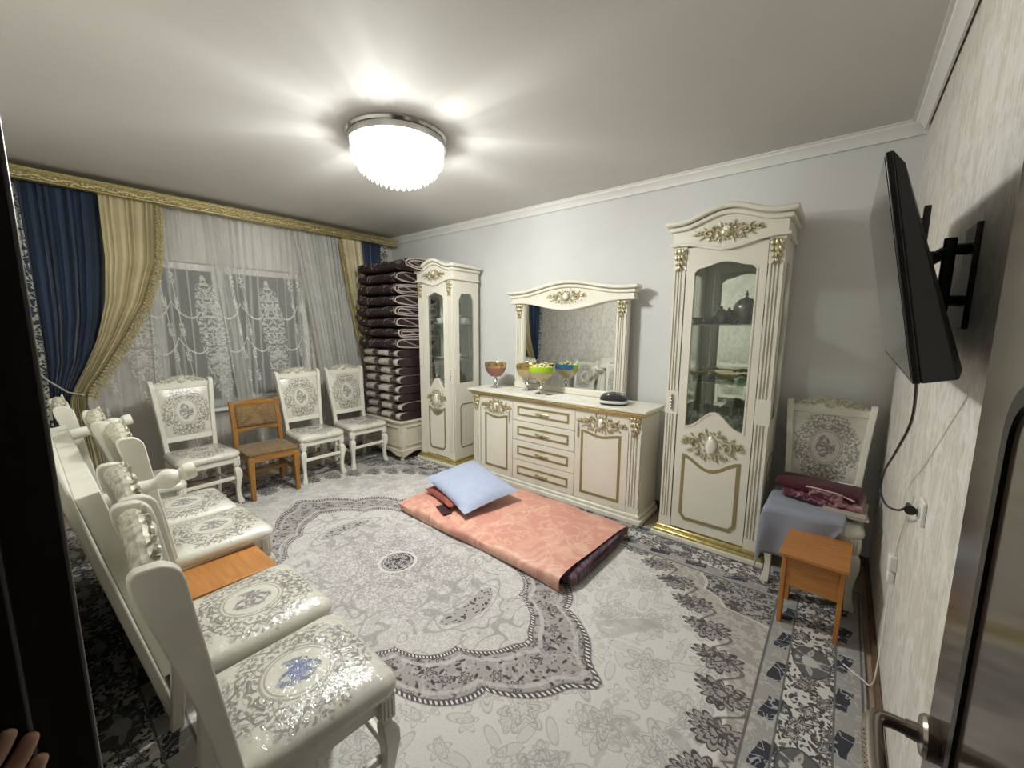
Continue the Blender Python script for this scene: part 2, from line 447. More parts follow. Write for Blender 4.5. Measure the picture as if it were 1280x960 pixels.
    return M.m
CARPET = carpet()

def upholstery(name, plane, blue=False, cz=0.0, ax_=.165, bz=.19, dark=(.16,.152,.13)):
    """cream jacquard with a mirrored scroll medallion and a rose spray, under crinkled clear wrap"""
    M = Mat(name); x, y, z = M.coord()
    v = (z-cz) if plane == 'xz' else (y-cz)
    u = x.abs()
    r = ((u/ax_)*(u/ax_)+(v/bz)*(v/bz)).sqrt()
    jit = M.noise(M.vec(u, v, 2.0), scale=26, detail=2)
    zone = (r+jit*.45).ss(.76,.82)*(r+jit*.5).ss(1.42,1.30)
    lines = scroll(M, u, v, 16, 3.4, .16, 1.0, 1.1)
    lf = leaves(M, u, v, 48.0, .013, .0055, .5); ll = scroll(M, u, v, 30, 3.0, .14, 4.0, 1.0)
    orn = zone*((lines*.95).max(lf.ss(1.0,.7)*.8)).max(ll*.5)
    orn = orn*zone
    ovl = r.line(.56,.03).max(r.line(.49,.02))
    fl = flowers(M, x, v, 24.0, .021, 1.3, 5); lv = leaves(M, x, v, 30.0, .018, .008, 2.2)
    spray = (r+M.noise(M.vec(x, v, 3.0), scale=20, detail=1)*.3).ss(.50,.44)
    rose = spray*(fl.line(1.0,.3).max(fl.line(.5,.2)).max(lv.ss(1.0,.7)))
    dam = M.noise(M.vec(x, v, 8.0), scale=18, detail=2, dist=1.5).ss(.5,.53)
    c = M.mix(dam*.5, (.67,.655,.57), (.735,.725,.66))
    c = M.mix(spray*.25, c, (.45,.45,.42))
    c = M.mix(orn*.9, c, dark)
    c = M.mix(ovl*.75, c, (.30,.285,.245))
    c = M.mix(rose*.85, c, (.10,.13,.24) if blue else (.15,.155,.16))
    if blue: c = M.mix((r+jit*.25).ss(.36,.26)*.7, c, (.13,.18,.40))
    M.set('Base Color', c).set('Roughness', .5)
    cr = M.noise(scale=9, detail=4, dist=1.8); cr2 = M.noise(scale=40, detail=2, dist=2.5)
    M.set('Coat Weight', 1.0).set('Coat Roughness', .11).set('Coat IOR', 1.75)
    n = M.n('ShaderNodeBump'); n.inputs['Strength'].default_value = .6; n.inputs['Distance'].default_value = .012
    M.nt.links.new((cr+cr2*.3).k, n.inputs['Height']); M.nt.links.new(n.outputs[0], M.b.inputs['Coat Normal'])
    return M.m
UPH_SEAT = upholstery('seat_jacquard', 'xy', False, -.01, .185, .185)
UPH_SEAT_B = upholstery('seat_jacquard_blue_rose', 'xy', True, -.01, .185, .185)
UPH_BACK = upholstery('back_jacquard', 'xz', False, .795, .150, .20)

def fabric(name, c1, c2, scale=8, rough=.8, sheen=.3, k=3.0, w=.15, mixamt=.8, plane='xy'):
    M = Mat(name); x, y, z = M.coord()
    uv = {'xy': (x, y), 'xz': (x, z), 'yz': (y, z)}[plane]
    p = scroll(M, uv[0], uv[1], scale, k, w, 1.7, 1.2); q = M.noise(M.vec(uv[0], uv[1], 4.0), scale=scale*.6, detail=3, dist=1.5).ss(.48,.58)
    M.set('Base Color', M.mix((p*.6+q*.5).min(1.0)*mixamt, c1, c2)).set('Roughness', rough).set('Sheen Weight', sheen)
    f = M.noise(scale=220, detail=1); M.bump(f, .2, .002); return M.m
PINK = fabric('pink_satin_damask', (.62,.285,.225), (.76,.50,.36), 7, .45, .1, 2.6, .14, .7)
PURPLE = fabric('dark_purple_print', (.05,.022,.035), (.22,.14,.18), 22, .8, .05)
LILAC = fabric('pale_blue_cotton', (.36,.41,.56), (.46,.51,.64), 14, .75, .2, 2.2, .1, .35)
REDP = fabric('red_print_cotton', (.22,.035,.03), (.40,.11,.08), 24, .8, .2)
GREYL = fabric('grey_lilac_cloth', (.25,.27,.34), (.29,.31,.38), 5, .8, .3, 2, .1, .3)
BURG = fabric('burgundy_plush', (.055,.004,.012), (.085,.008,.018), 9, .9, .1)
BURG_P = fabric('burgundy_pink_plush', (.10,.015,.03), (.52,.32,.33), 14, .85, .1, 3, .14, .8, 'xz')
BEIGEC = fabric('beige_cloth', (.40,.35,.30), (.47,.42,.36), 9, .85, .2)
BROWNSEAT = fabric('brown_tapestry', (.24,.155,.065), (.12,.07,.03), 16, .85, .2)
BROWNSEAT_V = fabric('brown_tapestry_back', (.24,.155,.065), (.11,.065,.028), 12, .85, .2, plane='xz')
def velvet():
    M = Mat('dark_brown_velvet'); x, y, z = M.coord()
    p = scroll(M, x, z*1.1+y*.4, 10, 2.4, .11, 1.7, 1.3); q = scroll(M, x+y*.5, z, 21, 2.0, .10, 5.0, 1.0)
    M.set('Base Color', M.mix((p*.85).max(q*.5), (.020,.008,.009), (.33,.25,.225))).set('Roughness', .7)
    M.bump(M.noise(scale=26, detail=2), .5, .01); return M.m
VELVET = velvet()
def banded(name):
    M = Mat(name); x, y, z = M.coord()
    cell = (x/.30).frac(); dark = cell.ss(.62,.64)*cell.ss(.985,.965)
    dots = M.voro(M.vec(x, y*.4, z), 42.0, rnd=.2).ss(.22,.16)
    swl = scroll(M, x, z, 16, 3.0, .2, 2.0, 1.0)
    light = M.mix(swl*.6, (.55,.50,.45), (.26,.22,.19))
    dk = M.mix(dots, (.035,.014,.018), (.55,.50,.45))
    end = (x.abs()).ss(.352,.362)
    c = M.mix(dark, light, dk); c = M.mix(end, c, (.028,.010,.014))
    M.set('Base Color', c).set('Roughness', .45).set('Sheen Weight', .05); M.bump(M.noise(scale=30, detail=2), .4, .008); return M.m
BANDED = banded('banded_satin_velvet')
PIPING = plain('light_piping', (.46,.40,.37), .6)
BLUEV = plain('navy_velvet', (.009,.028,.075), .7, var=.15, vs_=3, Sheen_Weight=.35)
GOLDF = plain('gold_satin', (.60,.53,.33), .36, var=.08, vs_=4, Sheen_Weight=.2)
FRINGE = plain('gold_fringe', (.42,.33,.13), .55, var=.3, vs_=60)
def lace_border():
    M = Mat('navy_lace_border'); x, y, z = M.coord()
    p = scroll(M, y, z, 22, 3, .26, 4.4, 1.0)
    M.set('Base Color', M.mix(p, (.03,.045,.07), (.50,.50,.40))).set('Roughness', .7); return M.m
BORDER = lace_border()

def sheer(name, dens, emb=True):
    M = Mat(name); nt = M.nt; x, y, z = M.coord()
    per = .56
    yy = y+.22+(2.2-z)*(-.10)
    u = ((yy/per).frac()-.5).abs()*per
    if emb:
        env = (z-1.42)*(z-1.42)*2.1+(u*u)*60.0
        jit = M.noise(M.vec(u, z, 2.0), scale=16, detail=2)
        med = (env+jit*.55).ss(1.12,1.0)
        ln = scroll(M, u, z, 15, 3.4, .22, 5.0, 1.1)
        lf = M.noise(M.vec(u, z, 1.0), scale=32, detail=2, dist=1.0).ss(.5,.57)
        gar = (u-.235).abs().ss(.022,.012)*((z*26.0).sin()).ss(-.2,.4)*M.noise(M.vec(u,z,7.0),scale=40,detail=1).ss(.42,.52)*(z < 2.12)
        wire = ((u-.235).abs()).ss(.004,.002)*(z < 2.12)
        swag = (z-1.62-(u-.15)*(u-.15)*9.0).abs().ss(.012,.006)*(u > .07)
        swag2 = (z-1.28-(u-.15)*(u-.15)*9.0).abs().ss(.012,.006)*(u > .07)
        e = (med*(ln*.8+lf*.7).min(1.0)).max(gar).max(wire).max(swag).max(swag2)*(z < 2.14)
    else:
        e = M.noise(M.vec(y*1.0, z, 3.0), scale=9, detail=2, dist=1.2).ss(.60,.66)*.12
    weave = M.noise(M.vec(y*90, z*90, 0.0), scale=1.0, detail=0)*.05
    fac = (e*.62+dens+weave).min(.95)
    t = M.n('ShaderNodeBsdfTransparent')
    dfs = M.n('ShaderNodeBsdfDiffuse'); dfs.inputs[0].default_value = (.78,.78,.74,1)
    tr = M.n('ShaderNodeBsdfTranslucent'); tr.inputs[0].default_value = (.78,.78,.74,1)
    ms = M.n('ShaderNodeMixShader'); ms.inputs[0].default_value = .25
    nt.links.new(dfs.outputs[0], ms.inputs[1]); nt.links.new(tr.outputs[0], ms.inputs[2])
    mx = M.n('ShaderNodeMixShader'); nt.links.new(fac.k, mx.inputs[0]); nt.links.new(t.outputs[0], mx.inputs[1]); nt.links.new(ms.outputs[0], mx.inputs[2])
    nt.links.new(mx.outputs[0], M.out.inputs[0]); return M.m
SHEER = sheer('embroidered_tulle', .31)
SHEER2 = sheer('gathered_tulle', .74, False)
def crystal():
    M = Mat('lit_crystal'); nt = M.nt
    t = M.n('ShaderNodeBsdfTransparent'); e = M.n('ShaderNodeEmission'); e.inputs[0].default_value = (1,1,.98,1); e.inputs[1].default_value = 2.6
    g = M.n('ShaderNodeBsdfGlossy'); g.inputs['Roughness'].default_value = .05
    lw = M.n('ShaderNodeLayerWeight'); lw.inputs[0].default_value = .4
    a = M.n('ShaderNodeMixShader'); a.inputs[0].default_value = .55; nt.links.new(t.outputs[0], a.inputs[1]); nt.links.new(e.outputs[0], a.inputs[2])
    b = M.n('ShaderNodeMixShader'); nt.links.new((S(nt, lw.outputs['Facing'])*.25).k, b.inputs[0]); nt.links.new(a.outputs[0], b.inputs[1]); nt.links.new(g.outputs[0], b.inputs[2])
    nt.links.new(b.outputs[0], M.out.inputs[0]); M.m.cycles.emission_sampling = 'NONE'; return M.m
CRYST = crystal()
def glow(name, st):
    M = Mat(name); M.set('Base Color', (.9,.9,.88)).set('Emission Color', (1,.99,.95)).set('Emission Strength', st); M.m.cycles.emission_sampling = 'NONE'; return M.m
BULB = glow('lit_bulb', 8.0)

# ================================================================== THE ROOM
m = MB(); m.box(XL-.2, XR+.2, -.2, YB+.2, -.1, 0); struct(m.build('floor', FLOORM))
m = MB(); m.box(XL-.2, XR+.2, -.2, YB+.2, ZC, ZC+.1); struct(m.build('ceiling', CEILM))
m = MB(); m.box(XL-.2, XR+.2, YB, YB+.15, 0, ZC); struct(m.build('wall_back', BACKM))
m = MB(); m.box(XR, XR+.15, -.15, YB, 0, ZC); struct(m.build('wall_right', WP_R))
DX0, DX1 = -.66, .20                       # doorway
m = MB(); m.box(XL, DX0, -.15, 0, 0, ZC); m.box(DX0, DX1, -.15, 0, 2.12, ZC); m.box(DX1, XR, -.15, 0, 0, ZC); struct(m.build('wall_front', WP_F))
WY0, WY1, WZ0, WZ1 = .84, 2.24, .72, 2.15
m = MB(); m.box(XL-.15, XL, -.15, WY0, 0, ZC); m.box(XL-.15, XL, WY1, YB, 0, ZC); m.box(XL-.15, XL, WY0, WY1, 0, WZ0); m.box(XL-.15, XL, WY0, WY1, WZ1, ZC)
struct(m.build('wall_left', WP_R))
# window: frame, mullion, panes, sill
win = bpy.data.objects.new('window_1', None); COL.objects.link(win); struct(win)
fx0, fx1 = XL-.12, XL-.05
m = MB(); m.ring([(WY0,WZ0),(WY1,WZ0),(WY1,WZ1),(WY0,WZ1)], [(WY0+.07,WZ0+.07),(WY1-.07,WZ0+.07),(WY1-.07,WZ1-.07),(WY0+.07,WZ1-.07)], fx0, fx1, 'yz')
m.build('window_frame', WHITEP, win, bevel=.006)
ym = (WY0+WY1)/2-.18
m = MB(); m.box(fx0, fx1+.004, ym-.05, ym+.05, WZ0+.07, WZ1-.07); m.build('mullion', WHITEP, win, bevel=.006)
for a, b in ((WY0+.07, ym-.05), (ym+.05, WY1-.07)):
    m = MB(); m.box(fx0+.03, fx0+.036, a, b, WZ0+.07, WZ1-.07); m.build('pane', WPANE, win)
m = MB(); m.box(XL-.06, XL+.12, WY0-.05, WY1+.05, WZ0-.03, WZ0); m.build('window_sill', WHITEP, win, bevel=.008)
# cornice mouldings (cove profile)
prof = [(0,0),(.008,-.075),(.018,-.075),(.022,-.055),(.04,-.03),(.052,-.022),(.056,-.008),(.07,-.008),(.07,0)]
m = MB(); m.prism([(YB-a, ZC+b) for a, b in prof], XL, XR, 'yz'); struct(m.build('trim_1', CORNM))
m = MB(); m.prism([(XR-a, ZC+b) for a, b in prof], 0, YB-.07, 'xz'); struct(m.build('trim_2', CORNM))
m = MB(); m.prism([(a, ZC+b) for a, b in prof], XL, XR-.07, 'yz'); struct(m.build('trim_3', CORNM))
m = MB(); m.box(XR-.018, XR, .0, YB, 0, .065); struct(m.build('baseboard_right', SKIRT, bevel=.005))
m = MB(); m.box(XL, XR-.018, YB-.018, YB, 0, .065); struct(m.build('baseboard_back', SKIRT, bevel=.005))
m = MB(); m.box(XL+.018, DX0-.1, 0, .016, 0, .065); struct(m.build('baseboard_front', SKIRT, bevel=.005))
m = MB(); m.box(XL, XL+.018, 0, YB-.018, 0, .065); struct(m.build('baseboard_left', SKIRT, bevel=.005))
# doorway casing (the near-black strip beside the camera)
m = MB()
m.box(DX0-.10, DX0+.03, -.16, .013, 0, 2.13); m.box(DX0+.03, DX0+.045, -.16, -.03, 0, 2.09)
m.box(DX0+.03, DX1-.03, -.16, .016, 2.09, 2.2); m.box(DX1-.03, DX1+.05, -.16, -.005, 0, 2.2)
struct(m.build('trim_4', JAMBW, bevel=.004))
# the open door, hinged at the right jamb, standing against the right wall
door = bpy.data.objects.new('door_1', None); COL.objects.link(door); struct(door)
dx = .142
m = MB(); m.box(dx, dx+.038, .004, .775, .012, 2.05); m.build('door_leaf', DOORW, door, bevel=.004)
def rrect(x0, x1, z0, z1, r, n=5):
    p = []
    for cx, cz, a0 in ((x1-r,z0+r,-90),(x1-r,z1-r,0),(x0+r,z1-r,90),(x0+r,z0+r,180)):
        for i in range(n+1):
            a = radians(a0+90*i/n); p.append((cx+r*cos(a), cz+r*sin(a)))
    return p
m = MB(); m.ring(rrect(.09,.655,.25,1.50,.06), rrect(.108,.637,.268,1.482,.05), dx-.004, dx+.006, 'yz'); m.build('inlay_strip', BLACK, door)
hz, hy = 1.012, .715
hd = MB(); hd.X = Matrix.Translation((dx, hy, hz)) @ Matrix.Rotation(-pi/2, 4, 'Y')
hd.lathe([(0,0),(.026,0),(.027,.003),(.027,.012),(.024,.016),(.012,.018),(.011,.03),(.0,.03)], 24)
lv = hd.build('door_handle', STEEL, door)
hd = MB(); hd.tube([(dx-.02,hy,hz),(dx-.045,hy,hz),(dx-.058,hy-.004,hz),(dx-.064,hy-.016,hz),(dx-.065,hy-.04,hz-.001),(dx-.064,hy-.09,hz-.004),(dx-.062,hy-.13,hz-.006)], [.0095,.0095,.0105,.0115,.012,.0125,.011], 12); hd.build('lever', STEEL, lv)
dots = MB()
for i in range(10):
    for j in (-1,0,1): dots.ell((dx-.0765+abs(j)*.001, hy-.045-i*.008, hz-.001+j*.006), (.0012,.0012,.0012), nu=6, nv=4)
dots.build('grip_studs', CHROME, lv)
m = MB(); m.box(dx-.003, dx+.002, hy-.012, hy+.012, .86, .90); m.build('key_plate', STEEL, door, bevel=.003)

# ================================================================== CARPET
CC = (-2.155, 1.45)
m = MB(); m.box(-2.365, 2.365, .035-CC[1], 1.55, 0, .010)
o = m.build('carpet', CARPET, bevel=.004); o.location = (CC[0], CC[1], .0005)
tag(o, 'large grey and ivory medallion carpet with dark floral border covering the floor', 'carpet')

# ================================================================== CEILING LAMP
lx, ly, lz = LAMP
t = thing('ceiling_lamp', 'round crystal ceiling lamp, lit, with rings of hanging prisms', 'lamp', LAMP)
m = MB(); m.lathe([(0,0),(.305,0),(.307,-.012),(.300,-.026),(.285,-.030),(0,-.030)], 64); m.build('mounting_plate', CHROME, t)
m = MB(); m.lathe([(.286,-.03),(.296,-.03),(.296,-.066),(.286,-.066)], 64); m.build('rim', CHROME, t)
cm = MB(); cm.lathe([(0,.0),(.009,-.004),(.011,-.03),(.011,-.085),(.006,-.105),(0,-.118)], 6); c0 = cm.build('crystal', CRYST, t, angle=10)
first = True
for rr, zz, nn in ((.272,-.045,44),(.235,-.10,36),(.190,-.135,30),(.140,-.16,22),(.088,-.175,14),(.035,-.185,6)):
    for i in range(nn):
        a = 2*pi*(i+.5*(nn % 4))/nn
        c = c0 if first else c0.copy()
        if not first: COL.objects.link(c)
        first = False
        c.parent = t; c.location = (rr*cos(a), rr*sin(a), zz); c.rotation_euler = (0,0,a)
for i in range(6):
    a = 2*pi*i/6+.2
    m = MB(); m.ell((0,0,0), (.028,.028,.035), nu=12, nv=8); b = m.build('bulb', BULB, t); b.location = (.15*cos(a), .15*sin(a), -.075)
pl = bpy.data.lights.new('lamp_light', 'POINT'); pl.energy = LAMP_W; pl.shadow_soft_size = .13; pl.color = (.99,1.0,.962)
plo = bpy.data.objects.new('lamp_light', pl); COL.objects.link(plo); plo.parent = t; plo.location = (0,0,-.20)

# ================================================================== carving helper
def carving(m, cx, cz, y, w_, h_, boss=True, leaves=True):
    """rocaille: shell or oval boss with mirrored C-scrolls and leaves, lying in the xz plane facing -y"""
    if boss:
        m.ell((cx,y-.004,cz), (w_*.10,.016,h_*.30), nu=12, nv=6)
        for i in range(14):
            a = 2*pi*i/14; m.ell((cx+w_*.135*cos(a), y-.003, cz+h_*.40*sin(a)), (w_*.022,.007,w_*.022), nu=6, nv=4)
    for s in (-1, 1):
        for (sx, sz, r0, r1, turns, a0, dirn, th) in ((.26,-.02,.30,.05,1.35,pi*.9,-1,.055), (.40,.10,.18,.03,1.2,pi*.8,1,.038), (.17,.28,.17,.03,1.1,-pi*.4,1,.034), (.17,-.30,.16,.03,1.1,pi*.4,-1,.034)):
            pts = []; rad = []; n = 16
            for i in range(n+1):
                f = i/n; a = a0+dirn*2*pi*turns*f; r = (r0+(r1-r0)*f)
                pts.append((cx+s*(sx*w_+r*.5*w_*.62*cos(a)), y-.003-.004*f, cz+sz*h_+r*.5*h_*1.35*sin(a)))
                rad.append(th*w_*.56*(1-.5*f)*(.5+.5*min(1,f*5)))
            m.tube(pts, rad, 5)
        if leaves:
            for lx_, lz_, ang, ln in ((.47,-.02,.1,.11),(.44,.14,.6,.09),(.36,-.22,-.5,.11),(.33,.26,.9,.09),(.24,-.30,-1.0,.10),(.10,-.42,-1.4,.09),(.10,.44,1.4,.09),(.48,.06,.35,.07)):
                m.ell((cx+s*lx_*w_, y-.003, cz+lz_*h_), (ln*w_*.55,.006,ln*h_*.34), rot=s*ang if s > 0 else pi+s*ang, nu=7, nv=4)
    return m
def capital(m, cx, z1, y, w_, h_):
    for i, (dz, ww) in enumerate(((.0,1.0),(.28,.85),(.55,.62),(.8,.36))):
        for s in (-1,0,1): m.ell((cx+s*w_*.30*ww, y-.006, z1-h_*(dz+.14)), (w_*.20*ww,.012,h_*.17), rot=s*.5, nu=8, nv=5)
    for s in (-1,1):
        pts = [(cx+s*w_*(.30+.16*cos(a)), y-.010, z1-h_*.12+h_*.10*sin(a)) for a in [i*.6 for i in range(10)]]
        m.tube(pts, [.0045*(1-i*.06) for i in range(10)], 5)
    return m
def fluted(m, x0, x1, yf, yb, z0, z1, n=3):
    w_ = x1-x0; p = [(x0,yb),(x0,yf)]; g = w_/(2*n+1.6)
    cur = x0+g*1.2
    for i in range(n):
        p += [(cur,yf),(cur+g*.12,yf+.012),(cur+g*.88,yf+.012),(cur+g,yf)]; cur += g*1.8
    p += [(x1,yf),(x1,yb)]
    return m.prism(p, z0, z1, 'xy')
def offset(poly, d):
    n = len(poly); out = []
    A = sum(poly[i][0]*poly[(i+1)%n][1]-poly[(i+1)%n][0]*poly[i][1] for i in range(n)); sg = 1 if A > 0 else -1
    for i in range(n):
        p0, p1, p2 = Vector(poly[i-1]), Vector(poly[i]), Vector(poly[(i+1)%n])
        a, b = (p1-p0), (p2-p1)
        if a.length < 1e-7: a = b
        if b.length < 1e-7: b = a
        a.normalize(); b.normalize()
        na, nb = Vector((-a.y,a.x)), Vector((-b.y,b.x)); nn = (na+nb); 
        if nn.length < 1e-6: nn = na
        nn.normalize(); k = max(.4, nn.dot(na))
        q = p1+nn*(sg*d/k); out.append((q.x,q.y))
    return out
def wave(x, w_, amp):                     # bell arch: 0 at the ends, amp in the middle
    return amp*(.5+.5*cos(2*pi*max(-.5,min(.5,x/w_))))
def crown(parent, W, D, z0, name='cornice', yb=None, mat=None, dip=.05, arch=.07, fr=.085, out=.055, n=28):
    """frieze with dipping lower edge and two arched mouldings"""
    yb = D/2 if yb is None else yb
    xs = lambda o_: [(-W/2-o_)+(W+2*o_)*i/n for i in range(n+1)]
    lowc = lambda x: z0-wave(x, W*.86, dip)
    upc = lambda x: z0+fr+wave(x, W*.9, arch)
    m = MB(); X_ = xs(.008); m.strip([(x,lowc(x)) for x in X_], [(x,upc(x)) for x in X_], -D/2-.008, yb); m.build(name+'_frieze', mat or CREAM, parent, bevel=.003)
    m = MB(); X_ = xs(.022); m.strip([(x,lowc(x)-.010) for x in X_], [(x,lowc(x)+.008) for x in X_], -D/2-.022, yb); m.build(name+'_lower_bead', mat or CREAM, parent, bevel=.003)
    m = MB(); X_ = xs(out*.55); m.strip([(x,upc(x)) for x in X_], [(x,upc(x)+.028) for x in X_], -D/2-out*.55, yb); m.build(name+'_moulding', mat or CREAM, parent, bevel=.008)
    m = MB(); X_ = xs(out*.2); m.strip([(x,upc(x)+.026) for x in X_], [(x,upc(x)+.036) for x in X_], -D/2-out*.2, yb); m.build(name+'_recess', mat or CREAM, parent)
    m = MB(); X_ = xs(out); m.strip([(x,upc(x)+.034) for x in X_], [(x,upc(x)+.066) for x in X_], -D/2-out, yb); m.build(name+'_moulding', mat or CREAM, parent, bevel=.010)
    return lowc, upc

def glazed_outline(w_, z0, z1, top_amp, bot_amp, n=14, notch=.028):
    top = []; bot = []
    for i in range(n+1):
        x = -w_/2+w_*i/n; e = w_/2-abs(x)
        zt = z1-notch*(1-min(1, e/notch))**.5*0 - (notch*.9 if e < notch*.6 else 0)+wave(x, w_*.9, top_amp)
        top.append((x, zt)); bot.append((x, z0+wave(x, w_*.95, bot_amp)))
    return top, bot

def display_cabinet(name, label, loc, rz, W, D=.42, H=2.10, handle_side=-1, side_glass=True):
    t = thing(name, label, 'cabinet', loc, rz)
    pw = .085; yf = -D/2
    # plinth
    m = MB(); m.box(-W/2-.045, W/2+.045, yf-.04, D/2, 0, .035); m.build('plinth', CREAM, t, bevel=.006)
    m = MB(); m.box(-W/2-.035, W/2+.035, yf-.032, D/2, .035, .058); m.box(-W/2-.015, W/2+.015, yf-.014, D/2, .058, .085); m.build('gilt_plinth_moulding', GOLD, t, bevel=.007)
    # carcass
    m = MB(); m.box(-W/2, W/2, D/2-.02, D/2, .085, H); m.build('back_panel', CREAM, t)
    m = MB(); m.box(-W/2+.02, W/2-.02, D/2-.024, D/2-.0205, .80, H-.02); m.build('back_mirror', MIRROR_D, t)
    m = MB(); m.box(-W/2+.019, W/2-.019, yf+.022, D/2-.02, .085, .11); m.build('bottom_board', CREAM, t)
    m = MB(); m.box(-W/2, W/2, yf, D/2, H-.02, H); m.build('top_board', CREAM, t)
    m = MB(); m.box(-W/2+.019, W/2-.019, yf+.024, D/2-.025, .78, .80); m.build('display_floor', CREAM, t)
    for s in (-1, 1):
        x0, x1 = (-W/2, -W/2+.018) if s < 0 else (W/2-.018, W/2)
        a0, a1 = yf+.022, D/2-.02
        oa = [(a0,.085),(a1,.085),(a1,H-.02),(a0,H-.02)]
        up = [(a0+.07,.93),(a1-.06,.93),(a1-.06,H-.22),(a1-.10,H-.15),(a0+.11,H-.15),(a0+.07,H-.22)]
        ring_o = [(a0,.80),(a1,.80),(a1,H-.24),(a1,H-.02),(a0,H-.02),(a0,H-.24)]
        m = MB(); m.ring(ring_o, up, x0, x1, 'yz'); m.box(x0, x1, a0, a1, .085, .80)
        m.build('side_panel', CREAM, t, bevel=.002)
        m = MB(); m.box(x0+.006 if s < 0 else x1-.010, x0+.010 if s < 0 else x1-.006, a0+.06, a1-.05, .92, H-.14); m.build('side_pane', PANE, t)
        lo = [(a0+.07,.25),(a0+.10,.20),(a1-.09,.20),(a1-.06,.25),(a1-.06,.66),(a1-.09,.70),(a0+.10,.70),(a0+.07,.66)]
        m = MB(); m.ring(lo, offset(lo,.012), (x0-.003) if s < 0 else x1-.002, x0+.002 if s < 0 else x1+.003, 'yz'); m.build('side_groove', PATINA, t)
    # fluted pilasters
    for s in (-1, 1):
        xc = s*(W/2-pw/2)
        m = MB(); m.box(xc-pw/2, xc+pw/2, yf, yf+.022, .085, .16); fluted(m, xc-pw/2+.004, xc+pw/2-.004, yf-.004, yf+.02, .16, .93)
        m.box(xc-pw/2, xc+pw/2, yf, yf+.022, .93, 1.10); fluted(m, xc-pw/2+.004, xc+pw/2-.004, yf-.004, yf+.02, 1.10, H-.17); m.box(xc-pw/2, xc+pw/2, yf, yf+.022, H-.17, H-.02)
        po = m.build('pilaster', CREAM, t)
        m = MB(); capital(m, xc, H-.03, yf-.004, pw*.9, .135); m.build('gilt_capital', GILT, t)
    # door: shaped glass above, panel below
    dw = W-2*pw-.006; z0, z1 = .095, H-.03
    d = MB(); gw = dw-.11; gz0, gz1 = .86, H-.17
    top, bot = glazed_outline(gw, gz0, gz1, .035, .115)
    inner = top+bot[::-1]
    outer = [(x/gw*dw, z1) for x, z in top]+[(x/gw*dw, .66) for x, z in bot[::-1]]
    d.ring(outer, inner, yf+.002, yf+.022); d.box(-dw/2, dw/2, yf+.002, yf+.022, z0, .66)
    do = d.build('door', CREAM, t)
    m = MB(); m.ring(offset(inner,-.010), inner, yf-.002, yf+.004); m.build('glazing_bead', CREAM, do)
    m = MB(); m.box(-gw/2-.012, gw/2+.012, yf+.0225, yf+.026, gz0-.01, gz1+.05); m.build('pane', PANE, do)
    n = 12; xw = dw-.10; ptop = [(-xw/2+xw*i/n, .655-wave(-xw/2+xw*i/n, xw, .085)) for i in range(n+1)]
    poly = [(-xw/2,.21),(-xw/2+.035,.165),(xw/2-.035,.165),(xw/2,.21)]+ptop[::-1]
    m = MB(); m.ring(poly, offset(poly,.020), yf-.003, yf+.003); m.build('panel_groove', PATINA, do)
    pin = offset(poly,.021)
    m = MB(); m.prism(pin, yf-.001, yf+.003); m.build('panel_field', CREAM, do, bevel=.0015)
    m = MB(); carving(m, 0, .745, yf-.002, dw*.82, .225); m.build('gilt_carving', GILT, do)
    m = MB(); m.ell((0,yf-.010,.74), (dw*.075,.016,.062), nu=14, nv=8); m.build('oval_boss', IVORY, do)
    hxx = handle_side*(W/2-pw/2)
    m = MB()
    for k in range(5): m.ell((hxx, yf-.010, 1.02+(k-2)*.022), (.010-.002*abs(k-2),.009,.014), nu=8, nv=5)
    m.build('handle', CHROME, do)
    # shelves
    for z in (1.17, 1.56): 
        m = MB(); m.box(-W/2+.019, W/2-.019, yf+.04, D/2-.025, z-.004, z+.004); m.build('glass_shelf', SHELFG, t)
    low, upc = crown(t, W, D, H-.005, 'cornice', D/2)
    m = MB(); carving(m, 0, H+.045, yf-.012, W*.62, .115); m.build('cornice_carving', GILT, t)
    m = MB(); m.ell((0,yf-.018,H+.055), (W*.042,.014,.032), nu=12, nv=6); m.build('cornice_boss', IVORY, t)
    return t
rcab_c = (-.643, 2.935+.21, .0105); 
rc = display_cabinet('display_cabinet', 'tall cream display cabinet standing beside the burgundy-laden chair', rcab_c, 0, .645)
LR = radians(2.0)
lc_f = Vector((-3.475, 2.920)); lcab_c = (lc_f.x-sin(LR)*.20, lc_f.y+cos(LR)*.20, .0105)
lc = display_cabinet('display_cabinet', 'tall cream display cabinet standing beside the stack of folded quilts', lcab_c, LR, .545, D=.40, H=2.04, handle_side=1)

# ================================================================== SIDEBOARD
DR = radians(0.0)
DW, DD, DH = 1.80, .37, .90
dl = Vector((-2.035, 2.955)); dres_loc = (dl.x-sin(DR)*DD/2, dl.y+cos(DR)*DD/2, .0105)
t = thing('sideboard', 'long cream sideboard with four drawers, two doors and gilt edge', 'sideboard', dres_loc, DR)
yf = -DD/2
m = MB(); m.box(-DW/2-.03, DW/2+.03, yf-.03, DD/2, 0, .045); m.build('plinth', CREAM, t, bevel=.008)
m = MB(); m.box(-DW/2-.015, DW/2+.015, yf-.015, DD/2, .045, .075); m.build('plinth_moulding', CREAM, t, bevel=.010)
m = MB(); m.box(-DW/2, DW/2, yf+.02, DD/2, .075, DH-.04); m.build('carcass', CREAM, t)
m = MB(); m.box(-DW/2-.045, DW/2+.045, yf-.045, DD/2, DH-.006, DH+.018); m.build('top', CREAM, t, bevel=.006)
m = MB(); m.box(-DW/2-.038, DW/2+.038, yf-.038, DD/2, DH-.024, DH-.006); m.box(-DW/2-.02, DW/2+.02, yf-.02, DD/2, DH-.042, DH-.024); m.build('gilt_edge', GOLD, t, bevel=.008)
pw = .105
